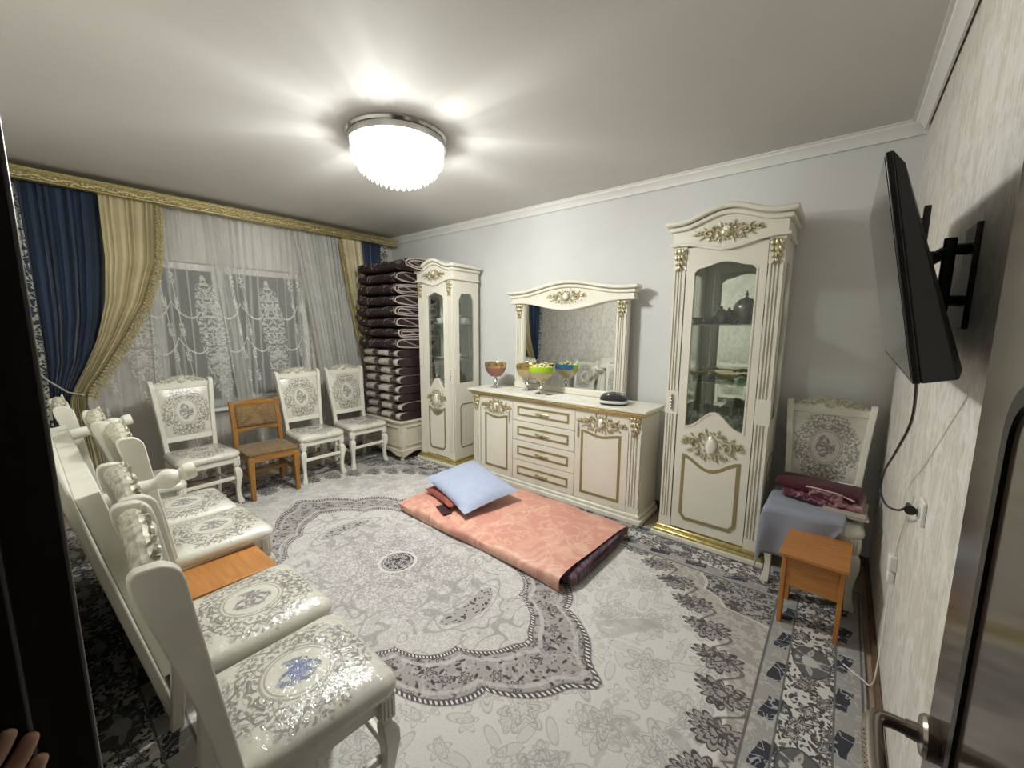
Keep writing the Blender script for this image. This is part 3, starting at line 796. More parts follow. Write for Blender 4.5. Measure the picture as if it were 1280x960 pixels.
for s in (-1, 1):
    xc = s*(DW/2-pw/2); m = MB()
    m.box(xc-pw/2, xc+pw/2, yf, yf+.02, .075, .13); fluted(m, xc-pw/2+.006, xc+pw/2-.006, yf-.004, yf+.019, .13, DH-.17); m.box(xc-pw/2, xc+pw/2, yf, yf+.02, DH-.17, DH-.042)
    po = m.build('pilaster', CREAM, t)
    m = MB(); capital(m, xc, DH-.045, yf-.004, pw*.85, .14); m.build('gilt_capital', GILT, t)
DRW = .69; x0d, x1d = -DRW/2, DRW/2
x0d -= .03; x1d -= .03
zz = [.078, .275, .47, .66, DH-.045]
for k in range(4):
    m = MB(); m.box(x0d+.002, x1d-.002, yf, yf+.0195, zz[k]+.002, zz[k+1]-.003); d = m.build('drawer', CREAM, t, bevel=.003)
    cz = (zz[k]+zz[k+1])/2; xc = (x0d+x1d)/2; hw, hh = .285, .045
    o_ = [(xc-hw,cz-hh),(xc+hw,cz-hh),(xc+hw,cz+hh),(xc-hw,cz+hh)]
    m = MB(); m.ring(o_, offset(o_,.019), yf-.003, yf+.003); m.build('drawer_groove', PATINA, d)
    m = MB()
    m.tube([(xc-.075,yf-.010,cz),(xc-.03,yf-.018,cz+.004),(xc,yf-.022,cz),(xc+.03,yf-.018,cz+.004),(xc+.075,yf-.010,cz)], [.004,.007,.009,.007,.004], 6)
    for s in (-1,0,1): m.ell((xc+s*.055,yf-.008,cz), (.016,.009,.010), nu=8, nv=5)
    m.ell((xc,yf-.006,cz-.018), (.009,.007,.018), nu=8, nv=5)
    m.build('handle', GILT, d)
for s, xa, xb in ((-1,-DW/2+pw,x0d),(1,x1d,DW/2-pw)):
    m = MB(); m.box(xa+.002, xb-.002, yf, yf+.0195, .078, DH-.045); d = m.build('door', CREAM, t, bevel=.003)
    xc = (xa+xb)/2; xw = (xb-xa)-.12; n = 12
    ptop = [(xc-xw/2+xw*i/n, DH-.21-wave(-xw/2+xw*i/n, xw, .03)) for i in range(n+1)]
    poly = [(xc-xw/2,.135),(xc+xw/2,.135)]+ptop[::-1]
    m = MB(); m.ring(poly, offset(poly,.021), yf-.003, yf+.003); m.build('panel_groove', PATINA, d)
    m = MB(); m.prism(offset(poly,.022), yf-.001, yf+.003); m.build('panel_field', CREAM, d, bevel=.0015)
    m = MB(); carving(m, xc, DH-.14, yf-.002, (xb-xa)*.92, .15); m.build('gilt_carving', GILT, d)
    m = MB(); m.ell((xc,yf-.010,DH-.14), ((xb-xa)*.06,.013,.040), nu=12, nv=6); m.build('oval_boss', IVORY, d)
    m = MB(); hx = xb-.035 if s < 0 else xa+.035
    for k in range(5): m.ell((hx, yf-.009, DH-.22+(k-2)*.024), (.010-.002*abs(k-2),.008,.015), nu=8, nv=5)
    m.build('handle', CHROME, d)
ZT = DH+.018                                  # sideboard top
DM = Matrix.Translation(dres_loc) @ Matrix.Rotation(DR, 4, 'Z')
def on_dresser(x, y, z=ZT):
    v = DM @ Vector((x, y, z)); return (v.x, v.y, v.z)
# mirror on the sideboard
MW, MH0, MH1 = 1.20, 0.0, .90
t = thing('wall_mirror', 'wide cream framed mirror with arched carved top standing on the sideboard', 'mirror', on_dresser(.0, DD/2-.035), DR); t.rotation_euler = (radians(-1.1),0,radians(-.8))
m = MB(); m.box(-MW/2-.01, MW/2+.01, -.03, .03, 0, .055); m.build('bottom_rail', CREAM, t, bevel=.006)
for s in (-1, 1):
    xc = s*(MW/2-.045); m = MB(); m.box(xc-.05, xc+.05, -.02, .03, .055, .86); fluted(m, xc-.042, xc+.042, -.03, -.015, .08, .74); m.box(xc-.045, xc+.045, -.028, -.015, .74, .86)
    po = m.build('fluted_post', CREAM, t)
    m = MB(); capital(m, xc, .85, -.030, .085, .13); m.build('gilt_capital', GILT, t)
m = MB(); m.box(-MW/2+.09, MW/2-.09, .0, .006, .05, .95); m.build('mirror_glass', MIRROR, t)
m = MB(); m.box(-MW/2+.05, MW/2-.05, .012, .03, .05, .90); m.build('backing_board', CREAM, t)
crown(t, MW+.10, .06, .865, 'pediment', .03, arch=.075, dip=.075, fr=.045, out=.05)
m = MB(); carving(m, 0, .90, -.042, .42, .13); m.build('gilt_carving', GILT, t)
m = MB(); m.ell((0,-.052,.905), (.028,.014,.036), nu=12, nv=6); m.build('oval_boss', IVORY, t)

# footed bowls
def footed_bowl(label, loc, glass, top_mat, foot, R=.085, H=.21):
    t = thing('footed_bowl', label, 'bowl', loc); t.scale = (1.3,1.3,1.25)
    m = MB(); m.lathe([(0,0),(.045,0),(.047,.006),(.03,.012),(.012,.018),(.011,.03),(.02,.045),(.022,.055),(.013,.072),(.011,.085),(.02,.095),(0,.095)], 24); m.build('foot', foot, t)
    m = MB(); m.lathe([(0,.092),(.04,.097),(R*.78,.125),(R*.97,.16),(R*.97,.170),(R*.90,.170),(R*.70,.13),(.03,.104),(0,.102)], 28); m.build('bowl', glass, t)
    m = MB(); m.lathe([(R*.95,.166),(R,.172),(R*1.01,.205),(R*.96,.21),(R*.93,.205),(R*.92,.17)], 28); m.build('rim_band', top_mat, t)
    return t
ROSER = plain('rose_gold_rim', (.60,.42,.22), .2, .9)
GOLDR = plain('gold_rim', (.62,.46,.16), .2, .9)
def split_green():
    M = Mat('green_blue_rim'); x, y, z = M.coord()
    M.set('Base Color', M.mix((y-x*.4).ss(-.02,.02), (.36,.56,.02), (.06,.20,.42))).set('Roughness', .25); return M.m
footed_bowl('footed glass bowl with pink body and rose-gold rim on the sideboard', on_dresser(-.73,-.03), ROSEGOLD, ROSER, CHROME)
footed_bowl('footed glass bowl with plain gold rim on the sideboard', on_dresser(-.36,.03), CHAMP, GOLDR, CHROME, .088)
gb = footed_bowl('footed glass bowl with lime green rim, heaped with sweets', on_dresser(-.13,-.06), CHAMP, split_green(), CHROME, .09)
SW = [plain('sweet_wrapper_yellow', (.70,.60,.22), .35), plain('sweet_wrapper_cream', (.74,.68,.50), .35), plain('sweet_wrapper_green', (.45,.58,.12), .35)]
bl = gb.location
for i in range(22):
    a = i*2.4; rr = 1.3*(.012+.06*sqrt((i+.5)/22)); zz_ = 1.25*(.203+.026*(1-rr/.095))
    m = MB(); m.ell((0,0,0), (.021,.013,.012), nu=7, nv=5)
    for s in (-1,1): m.lathe([(0,0),(.009,.002),(0,.003)], 6, (s*.025,0,-.001))
    o = m.build('sweet', SW[i % 3]); o.location = (bl.x+rr*cos(a), bl.y+rr*sin(a), bl.z+zz_); o.rotation_euler = (.4*sin(i), .5*cos(i*2), i*1.3)
    tag(o, 'small %s wrapped sweet heaped in the lime green rimmed bowl' % ('yellow','cream','green')[i % 3], 'sweet', '%s sweets in the green rimmed bowl' % ('yellow','cream','green')[i % 3])
# lace doilies under the bowls
LACE = Mat('white_lace'); _x, _y, _z = LACE.coord(); LACE.set('Base Color', LACE.mix(scroll(LACE,_x,_y,22,3,.2,1.1,1.0), (.80,.80,.77), (.60,.59,.52))).set('Roughness', .8)
for lab, (dx_, dy_), (rx, ry) in (('white lace doily under the pink footed bowl', (-.70,-.03), (.15,.11)), ('white lace doily under the gold and green bowls', (-.25,-.03), (.24,.12)), ('empty white lace doily between bowls and skullcap', (.14,-.06), (.21,.10))):
    n = 48; poly = [((rx+.008*sin(12*a))*cos(a), (ry+.008*sin(12*a))*sin(a)) for a in [2*pi*i/n for i in range(n)]]
    m = MB(); m.prism(poly, 0, .0025, 'xy'); o = m.build('lace_doily', LACE.m); p = on_dresser(dx_, dy_); o.location = (p[0], p[1], p[2]-.0005); o.rotation_euler = (0,0,DR)
    tag(o, lab, 'doily')
# skullcap
t = thing('skullcap', 'black square skullcap with white embroidery on the sideboard', 'hat', on_dresser(.60,-.06), DR+.35); t.scale = (1.2,1.2,1.1)
CAPB = plain('black_cap_cloth', (.010,.010,.012), .8, Sheen_Weight=.3); CAPW = plain('white_thread', (.74,.74,.72), .7)
def sq(r, z, k=3.2, n=32): return [(r*cos(a)/(abs(cos(a))**k+abs(sin(a))**k)**(1/k), r*sin(a)/(abs(cos(a))**k+abs(sin(a))**k)**(1/k), z) for a in [2*pi*i/n for i in range(n)]]
m = MB(); m.loft([sq(.088,0),sq(.092,.01),sq(.090,.045),sq(.085,.058),sq(.070,.072),sq(.035,.084),sq(.004,.088)]); m.build('crown', CAPB, t)
m = MB(); m.loft([sq(.0935,.014),sq(.0935,.034)], caps=False); m.build('embroidered_band', CAPW, t, solid=.003)
m = MB()
for q in range(4):
    a0 = pi/4+q*pi/2
    pts = [((.078-.05*i/8)*cos(a0+.32*sin(i*.75)), (.078-.05*i/8)*sin(a0+.32*sin(i*.75)), .0665+.018*i/8) for i in range(9)]
    m.tube(pts, [.004,.006,.007,.006,.005,.004,.004,.003,.002], 6)
m.build('embroidered_motif', CAPW, t)

# ================================================================== CREAM CHAIRS
def back_y(z): return .195+.105*(max(0,(z-.42))/.63)**1.2
def post_x(z): return .172+.038*(max(0,(z-.42))/.63)**1.3
def rrect3(w0, d0, z, cx=0, cy=0, r=.05, n=4):
    p = []
    for sx, sy, a0 in ((1,-1,-90),(1,1,0),(-1,1,90),(-1,-1,180)):
        for i in range(n+1):
            a = radians(a0+90*i/n); p.append((cx+sx*(w0/2-r)+r*cos(a), cy+sy*(d0/2-r)+r*sin(a), z))
    return p
def make_chair(label, seat_mat):
    t = thing('dining_chair', label, 'chair')
    # cushion, wider in front
    m = MB(); rings = []
    for z, ins in ((.415,.012),(.425,.0),(.445,-.004),(.463,.004),(.476,.022),(.486,.055),(.492,.10),(.495,.16)):
        rg = rrect3(.455-2*ins, .44-2*ins, z, 0, -.005, max(.012,.055-ins*.3), 5)
        rings.append([(x*(1-.10*(y+.2)/.44), y, zz_) for x, y, zz_ in rg])
    m.loft(rings); m.build('seat', seat_mat, t, angle=60)
    m = MB(); m.box(-.20,.20,-.205,.19,.365,.417); m.build('seat_frame', CREAM2, t, bevel=.008)
    for s in (-1, 1):
        m = MB(); xx, yy = s*.192, -.185
        m.box(xx-.024, xx+.024, yy-.024, yy+.024, .335, .42)
        for k in (-1,0,1): m.box(xx+k*.013-.0035, xx+k*.013+.0035, yy-.0275, yy-.02, .345, .41)
        for k in (-1,0,1): m.box(min(xx+s*.02,xx+s*.0275), max(xx+s*.02,xx+s*.0275), yy+k*.013-.0035, yy+k*.013+.0035, .345, .41)
        rg = []
        for z, hw, oo in ((.335,.019,0),(.32,.015,0),(.312,.022,.002),(.29,.026,.006),(.25,.025,.008),(.19,.019,.004),(.12,.0155,-.001),(.06,.017,.002),(.02,.022,.008),(0,.022,.010)):
            cx, cy = xx+s*oo, yy-oo
            rg.append([(cx-hw,cy-hw,z),(cx+hw,cy-hw,z),(cx+hw,cy+hw,z),(cx-hw,cy+hw,z)])
        m.loft(rg); m.build('front_leg', CREAM2, t, bevel=.004)
        # back post: rear leg and upright in one sweep
        rg = []
        for z in (0,.1,.2,.3,.42,.52,.62,.72,.82,.92,.98,1.02,1.045,1.060,1.070,1.074):
            if z < .42: yc, xc, dp, hw = .195+.03*((.42-z)/.42)**1.6, s*.178, .020, .0165
            else: yc, xc, dp, hw = back_y(z), s*post_x(z), .020+.024*((z-.42)/.63)**2.2, .0165
            if z > 1.03: dp *= {1.045:.93,1.060:.78,1.070:.55,1.074:.3}[z]; yc += {1.045:0,1.060:.002,1.070:.003,1.074:.004}[z]
            rg.append([(xc-hw,yc-dp,z),(xc+hw,yc-dp,z),(xc+hw,yc+dp,z),(xc-hw,yc+dp,z)])
        m = MB(); m.loft(rg); m.build('back_post', CREAM2, t, bevel=.006)
        m = MB(); m.box(s*.178-.009, s*.178+.009, -.175, .20, .17, .195); m.build('side_stretcher', CREAM2, t, bevel=.004)
    m = MB(); m.box(-.18,.18,-.196,-.176,.215,.245); m.build('front_stretcher', CREAM2, t, bevel=.004)
    # padded back panel, front and rear faces both covered
    def pad(side):
        def fn(u, v):
            z = .585+.415*v+(.018*(1-(2*u-1)**2) if v > .9 else 0)
            hw = post_x(z)-.012; x = (2*u-1)*hw
            bul = .016*min(1,(1-abs(2*u-1))*5)*min(1,(1-abs(2*v-1))*5)
            return (x, back_y(z)+side*(.006+bul), z)
        return fn
    m = MB(); m.grid(pad(-1), 12, 14); m.grid(pad(1), 12, 14); m.build('back_cushion', UPH_BACK, t, angle=60)
    def rail(z0, z1, dp, wv=0.0):
        n = 12; rg = []
        for i in range(n+1):
            f = 2*i/n-1; a0, a1 = z0-wv*(1-f*f)*.3, z1+wv*(1-f*f)*cos(f*2.2)
            x = f*post_x((z0+z1)/2); y0, y1 = back_y(z0), back_y(z1)
            rg.append([(x,y0-dp,a0),(x,y0+dp,a0),(x,y1+dp,a1),(x,y1-dp,a1)])
        return MB().loft(rg)
    rail(.545,.59,.013).build('lower_rail', CREAM2, t, bevel=.004)
    rail(1.0,1.045,.017,.025).build('top_rail', CREAM2, t, bevel=.006)
    m = MB(); yc = back_y(1.06)
    X_ = [-.185+.37*i/20 for i in range(21)]; arch = lambda x: 1.050+.052*cos(x*8.2)**1.0*(1 if abs(x) < .19 else 0)+.010*abs(sin(x*42))
    m.strip([(x,1.02) for x in X_], [(x,arch(x)-.010) for x in X_], yc-.014, yc+.014)
    carving(m, 0, 1.062, yc-.014, .33, .085)
    n = 66; pts = []; rad = []                             # scalloped acanthus roll along the top
    for i in range(n+1):
        x = -.178+.356*i/n; pts.append((x, yc+.004, arch(x)-.018-.010*abs(sin(x*42)))); rad.append((.019+.0045*abs(cos(x*58)))*(1 if 2 < i < n-2 else .6))
    m.tube(pts, rad, 10)
    for i in range(9):
        f = 2*i/8-1; m.ell((f*.12, yc+.016, 1.045+.012*cos(f*2)), (.016,.012,.026), rot=-f*.6, nu=8, nv=5)
    m.build('carved_crest', CREAM2 if 0 else CRESTM, t)
    return t
CRESTM = gold_mat('chair_crest_paint', (.46,.44,.32), (.70,.68,.58), .1, .4)
GCH = 'cream carved dining chairs'
ch = make_chair('cream carved dining chair with blue rose seat, beside the doorway', UPH_SEAT_B)
ch['group'] = GCH; ch.location = (-1.205,.435,.011); ch.rotation_euler = (0,0,pi+radians(-3))
ch2 = make_chair('cream carved dining chair between the blue rose chair and the leaning table leg', UPH_SEAT)
ch2['group'] = GCH; ch2.location = (-1.682,.465,.011); ch2.rotation_euler = (0,0,pi)
def chair(loc, rz, label): return dup(ch2, (loc[0], loc[1], .011), rz, label)
chair((-2.50,.55), pi+radians(2), 'cream carved dining chair overhanging the orange stool in front of the leaning table')
chair((-2.97,.525), pi, 'cream carved dining chair at the far end of the leaning table')
chair((-3.66,.43), pi, 'cream carved dining chair in the corner under the navy curtain')
chair((-4.17,.90), pi/2+radians(4), 'cream carved dining chair under the window, beside the old brown chair and gold swag')
chair((-4.18,1.86), pi/2, 'cream carved dining chair between the old brown chair and another cream chair')
chair((-4.20,2.385), pi/2, 'cream carved dining chair next to the blanket chest')
chair((-.045,2.965), radians(-2), 'cream carved dining chair laden with grey cloth and burgundy throw')

# ================================================================== OLD BROWN CHAIR
t = thing('old_wooden_chair', 'old brown wooden chair with worn tapestry seat and back, under the window', 'chair', (-4.10,1.385,.011), pi/2+radians(-2))
m = MB(); m.loft([rrect3(.40,.40,.395,0,0,.02),rrect3(.42,.42,.405,0,0,.03),rrect3(.42,.42,.42,0,0,.03),rrect3(.36,.36,.432,0,0,.03)]); m.build('seat', BROWNSEAT, t, angle=50)
m = MB(); m.ring([(-.205,-.205),(.205,-.205),(.205,.205),(-.205,.205)], [(-.18,-.18),(.18,-.18),(.18,.18),(-.18,.18)], .345, .40, 'xy'); m.build('seat_frame', OLDWOOD_H, t, bevel=.004)
for s in (-1, 1):
    m = MB(); m.loft([[(s*.185-a,-.185-a,z),(s*.185+a,-.185-a,z),(s*.185+a,-.185+a,z),(s*.185-a,-.185+a,z)] for z, a in ((0,.017),(.34,.023),(.385,.023))]); m.build('front_leg', OLDWOOD, t, bevel=.004)
    rg = []
    for z, yy in ((0,.235),(.2,.205),(.40,.19),(.55,.20),(.70,.225),(.84,.255)): rg.append([(s*.19-.019,yy-.019,z),(s*.19+.019,yy-.019,z),(s*.19+.019,yy+.019,z),(s*.19-.019,yy+.019,z)])
    m = MB(); m.loft(rg); m.build('back_post', OLDWOOD, t, bevel=.004)
    m = MB(); m.box(s*.185-.01, s*.185+.01, -.17, .20, .19, .225); m.build('side_stretcher', OLDWOOD, t, bevel=.003)
m = MB(); m.box(-.175,.175,-.010,.010,.195,.225); m.build('cross_stretcher', OLDWOOD_H, t, bevel=.003)
n = 12; X_ = [-.19+.38*i/n for i in range(n+1)]
m = MB(); m.strip([(x,.785) for x in X_], [(x,.825+.022*cos(x*10)) for x in X_], .232, .262); m.build('top_rail', OLDWOOD_H, t, bevel=.004)
m = MB(); m.strip([(x,.555+.012*cos(x*16)) for x in X_], [(x,.595) for x in X_], .190, .218); m.build('lower_rail', OLDWOOD_H, t, bevel=.004)
m = MB(); m.grid(lambda u, v: ((2*u-1)*.175, .195+.047*v-.012*min(1,6*(1-abs(2*u-1)))*min(1,6*(1-abs(2*v-1))), .59+.20*v), 8, 8); m.build('back_cushion', BROWNSEAT_V, t, solid=.012)

# ================================================================== ORANGE STOOLS
def make_stool(label, loc, rz):
    t = thing('stool', label, 'stool', loc, rz, 'orange laminate stools')
    W, D, H = .28, .36, .405
    m = MB(); m.box(-W/2, W/2, -D/2, D/2, H-.02, H); m.build('top', OAKY, t, bevel=.003)
    for sx in (-1, 1):
        for sy in (-1, 1):
            x, y = sx*(W/2-.022), sy*(D/2-.06)
            m = MB(); m.box(x-.010, x+.010, y-.032, y+.032, 0, H-.02); m.build('leg', OAKY_V, t, bevel=.002)
    for sy in (-1, 1): m = MB(); m.box(-W/2+.032, W/2-.032, sy*(D/2-.045)-.008, sy*(D/2-.045)+.008, H-.19, H-.02); m.build('apron', OAKY, t, bevel=.002)
    for sx in (-1, 1): m = MB(); m.box(sx*(W/2-.022)-.008, sx*(W/2-.022)+.008, -D/2+.092, D/2-.092, H-.15, H-.02); m.build('side_apron', OAKY_V, t, bevel=.002)
    return t
make_stool('orange laminate stool in front of the burgundy-laden chair', (-.015,2.555,.011), radians(-3))
make_stool('orange laminate stool tucked between the row chairs beside the leaning table', (-2.157,.505,.011), 0)

# ================================================================== LOW TABLE ON ITS SIDE
t = thing('low_table', 'low cream table tipped on its side against the wall behind the chairs', 'table', (-2.66,.470,.648))
t.rotation_euler = (radians(101.5),0,0)
TL, TW = 1.56, 1.15
m = MB(); m.box(-TL/2,TL/2,-TW/2,TW/2,.33,.36); m.build('table_top', CREAM2, t, bevel=.008)
a, b = TL/2-.05, .40
m = MB(); m.ring([(-a,-b),(a,-b),(a,b),(-a,b)], [(-a+.02,-b+.02),(a-.02,-b+.02),(a-.02,b-.02),(-a+.02,b-.02)], .265, .33, 'xy'); m.build('apron', CREAM2, t, bevel=.004)
lp = [(0,.0),(.028,.0),(.032,.01),(.032,.035),(.024,.045),(.021,.052),(.030,.062),(.038,.082),(.036,.10),(.026,.115),(.021,.13),(.024,.145),(.028,.16),(.030,.22),(.032,.33),(0,.33)]
for sx in (-1, 1):
    for sy in (-1, 1):
        m = MB(); m.lathe(lp, 20, (sx*(TL/2-.09), sy*.34, 0)); m.build('turned_leg', CREAM2, t)

# ================================================================== BLANKET CHEST AND QUILTS
CX0, CX1, CY0, CY1, CH = -4.57, -3.80, 2.66, 3.34, .475
t = thing('blanket_chest', 'low cream panelled chest on curved feet under the stacked quilts', 'chest', ((CX0+CX1)/2,(CY0+CY1)/2,.011))
hw, hd = (CX1-CX0)/2, (CY1-CY0)/2
m = MB(); m.box(-hw+.01,hw-.01,-hd+.01,hd-.01,.10,CH-.035); m.build('body', CHEST, t, bevel=.004)
m = MB(); m.box(-hw-.008,hw+.008,-hd-.008,hd,CH-.035,CH-.011); m.build('lid', CHEST, t, bevel=.006)
m = MB(); m.box(-hw,hw,-hd,hd,.105,.13); m.build('base_moulding', CHEST, t, bevel=.007)
n = 20; X_ = [-hw+.02+(2*hw-.04)*i/n for i in range(n+1)]
m = MB(); m.strip([(x,.085-.03*(abs(x)/hw)**2-.012*cos(x*22)) for x in X_], [(x,.107) for x in X_], -hd+.002, -hd+.018); m.build('scalloped_apron', CHEST, t)
m = MB(); Y_ = [-hd+.02+(2*hd-.04)*i/n for i in range(n+1)]
m.strip([(y,.085-.03*(abs(y)/hd)**2-.012*cos(y*22)) for y in Y_], [(y,.107) for y in Y_], hw-.018, hw-.002, 'yz'); m.build('scalloped_apron', CHEST, t)
for sx in (-1, 1):
    for sy in (-1, 1):
        m = MB(); m.lathe([(0,0),(.020,0),(.026,.012),(.018,.03),(.016,.045),(.034,.075),(.045,.10),(0,.105)], 16, (sx*(hw-.045), sy*(hd-.045), 0)); m.build('foot', CHEST, t)
for k in (-1, 1):
    o_ = [(k*hw/2-hw*.42,.17),(k*hw/2+hw*.42,.17),(k*hw/2+hw*.42,CH-.075),(k*hw/2-hw*.42,CH-.075)]
    m = MB(); m.ring(o_, offset(o_,.014), -hd-.002, -hd+.012); m.ring(offset(o_,.025), offset(o_,.030), -hd+.004, -hd+.012); m.build('panel_moulding', CHEST, t, bevel=.003)
o_ = [(-hd*.8,.17),(hd*.8,.17),(hd*.8,CH-.075),(-hd*.8,CH-.075)]
m = MB(); m.ring(o_, offset(o_,.014), hw-.012, hw+.002, 'yz'); m.build('panel_moulding', CHEST, t, bevel=.003)
# quilts
def quilt(label, zc, h, mat, w_, d_, dx_, dy_, piped, seed, group):
    rnd = random.Random(seed)
    t = thing('folded_quilt', label, 'quilt', ((CX0+CX1)/2+dx_, CY0+.03+d_/2+dy_, zc), 0, group)
    n = 26; ns = 22; ph = rnd.uniform(0,6)
    def prof(f):      # stadium, fold at the front (-y)
        a = 2*pi*f; c, s = cos(a), sin(a)
        y = -math.copysign(abs(c)**.60, c)*d_/2; z = math.copysign(abs(s)**.60, s)*h/2
        return y, z
    m = MB(); rg = []
    for i in range(ns+1):
        u = i/ns; x = (u-.5)*w_; e = min(1, min(u,1-u)*ns/1.2); sc = .90+.10*e
        row = []
        for j in range(n):
            y, z = prof(j/n)
            bump = 1+.07*sin(x*27+ph+j*.9)*(1 if y < 0 else .3)+.05*sin(x*11+ph*2)
            row.append((x, y*(1+.022*sin(x*9+ph)+.016*sin(x*23+ph*3))*(.97+.03*e), z*sc*bump+.003*sin(x*5+ph)))
        rg.append(row)
    m.loft(rg); m.build('folded_body', mat, t, angle=70)
    if piped:
        for k, (sc_, x) in enumerate(((.86,w_/2+.001),(.52,w_/2+.001))[:1+seed % 2]):
            pts = []
            for j in range(36):
                y, z = prof(j/36); yy = -d_/2+(y+d_/2)*(.97 if k == 0 else .9)*1.0
                yy = y*sc_-(d_/2)*(1-sc_)*.62 if k else y*.94
                pts.append((x, yy, z*(.80 if k == 0 else .42)+.006*sin(j*.5+ph)))
            MB().tube(pts, .006, 6, closed=True).build('piping', PIPING, t)
    return t
z = CH; hs_lo = [.096,.112,.098,.106,.110,.100,.104,.094]; hs_hi = [.124,.116,.119,.126,.116,.132,.124,.128]
BL = ['beige and dark banded quilt at the very bottom of the stack on the chest'] + ['beige and dark banded quilt, %s from the bottom of the stack' % q for q in ('second','third','fourth','fifth','sixth','seventh')] + ['beige and dark banded quilt, eighth from the bottom, topmost of the banded ones']
DL = ['dark brown velvet quilt, lowest of the brown ones, resting on the banded quilts'] + ['dark brown velvet quilt, %s brown one up from the banded quilts' % q for q in ('second','third','fourth','fifth','sixth')] + ['dark brown velvet quilt, second from the top of the stack','dark brown velvet quilt on the very top of the stack']
for i, h in enumerate(hs_lo):
    quilt(BL[i], z+h/2, h*.97, BANDED, .74, .60, -.012+.008*sin(i*2.3), -.015+.018*sin(i*1.7), False, i, 'quilts stacked on the chest'); z += h
for i, h in enumerate(hs_hi):
    last = i >= 7
    quilt(DL[i], z+h/2, h*.97, VELVET, .76 if not last else .94, .62, -.012+.012*sin(i*2.1)+(.09 if last else 0), -.045+.018*sin(i*1.3), True, 20+i, 'quilts stacked on the chest'); z += h

# ================================================================== CURTAINS
PXF = -4.685
AGED = gold_mat('aged_gilt', (.36,.31,.15), (.52,.46,.26), .7, .35)
t = thing('curtain_cornice', 'long gilt carved curtain cornice under the ceiling', 'curtain rail', (0,0,0))
m = MB(); m.box(PXF+.012, PXF-.0+.0, .0, .0, 2.6, 2.6) if 0 else None
m = MB(); m.prism([(PXF,2.585),(PXF+.012,2.59),(PXF+.006,2.60),(PXF+.004,2.645),(PXF+.014,2.655),(PXF+.022,2.672),(PXF-.02,2.675),(PXF-.02,2.585)], .02, 3.315, 'xz'); m.build('rail', AGED, t)
m = MB(); m.box(PXF+.004, PXF+.016, .02, 3.315, 2.588, 2.597); m.box(PXF+.006, PXF+.020, .02, 3.315, 2.650, 2.658); m.build('bead_moulding', GOLD, t, bevel=.003)
m = MB()
k = 0; yy = .05
while yy < 3.30:
    zc = 2.622+.010*sin(yy*38)
    m.ell((PXF+.006,yy,zc), (.007,.022,.008), rot=0, nu=6, nv=4)
    m.ell((PXF+.007,yy+.012,2.622-.012*sin(yy*38)), (.006,.010,.010), nu=6, nv=4)
    yy += .028; k += 1
m.build('carved_band', plain('bright_gilt', (.80,.70,.42), .22, .85), t)
m = MB(); m.box(PXF-.20, PXF-.02, .02, 3.315, 2.66, 2.675); m.build('top_board', GOLD, t)
m = MB(); m.box(PXF-.15, PXF-.12, .03, 3.30, 2.625, 2.66); m.build('track', WHITEP, t)

def drape(rows, x0, amp, folds, nu=60, nv=40, seed=0.0, flat=False):
    rows = sorted(rows, key=lambda r_: -r_[0])
    def at(z):
        for (za,la,ra),(zb,lb,rb) in zip(rows, rows[1:]):
            if za >= z >= zb:
                f = (za-z)/(za-zb); f = f*f*(3-2*f) if 0 else f
                return la+(lb-la)*f, ra+(rb-ra)*f
        return rows[-1][1], rows[-1][2]
    zt, zb = rows[0][0], rows[-1][0]; w0 = rows[0][2]-rows[0][1]
    def fn(u, v):
        z = zt+(zb-zt)*v; l, r_ = at(z); k = max(.25,min(1.4,(r_-l)/w0))
        ph = 2*pi*folds*u+seed+.5*sin(v*4+u*7)+1.3*sin(u*17+seed*3)
        return (x0+amp*(.75+.45*sin(u*23+seed))*sin(ph)+amp*.4*sin(ph*.37+2+v*2), l+(r_-l)*(u+.18/folds*sin(ph*2)), z)
    return MB().grid(fn, nu, nv), at
ZT2 = 2.60
# navy
t = thing('navy_drape', 'long navy velvet drape tied back beside the doorway-side wall', 'curtain')
rows = [(ZT2,.115,.54),(2.1,.115,.52),(1.6,.12,.47),(1.25,.125,.38),(1.05,.115,.28),(.95,.11,.26),(.5,.10,.29),(.03,.10,.31)]
mb, _ = drape(rows, -4.79, .022, 9, 90, 40, .4); mb.build('cloth', BLUEV, t, angle=80)
mb, _ = drape([(ZT2,.045,.125),(1.2,.05,.13),(.03,.05,.12)], -4.775, .006, 1, 10, 30); mb.build('lace_border', BORDER, t, angle=80)
t = thing('navy_drape', 'narrow navy drape in the corner behind the quilt stack', 'curtain')
mb, _ = drape([(ZT2,2.83,3.14),(1.5,2.90,3.14),(.03,2.95,3.14)], -4.81, .018, 5, 50, 20, 1.0); mb.build('cloth', BLUEV, t, angle=80)
mb, _ = drape([(ZT2,3.14,3.24),(.03,3.14,3.24)], -4.80, .005, 1, 8, 20); mb.build('lace_border', BORDER, t, angle=80)
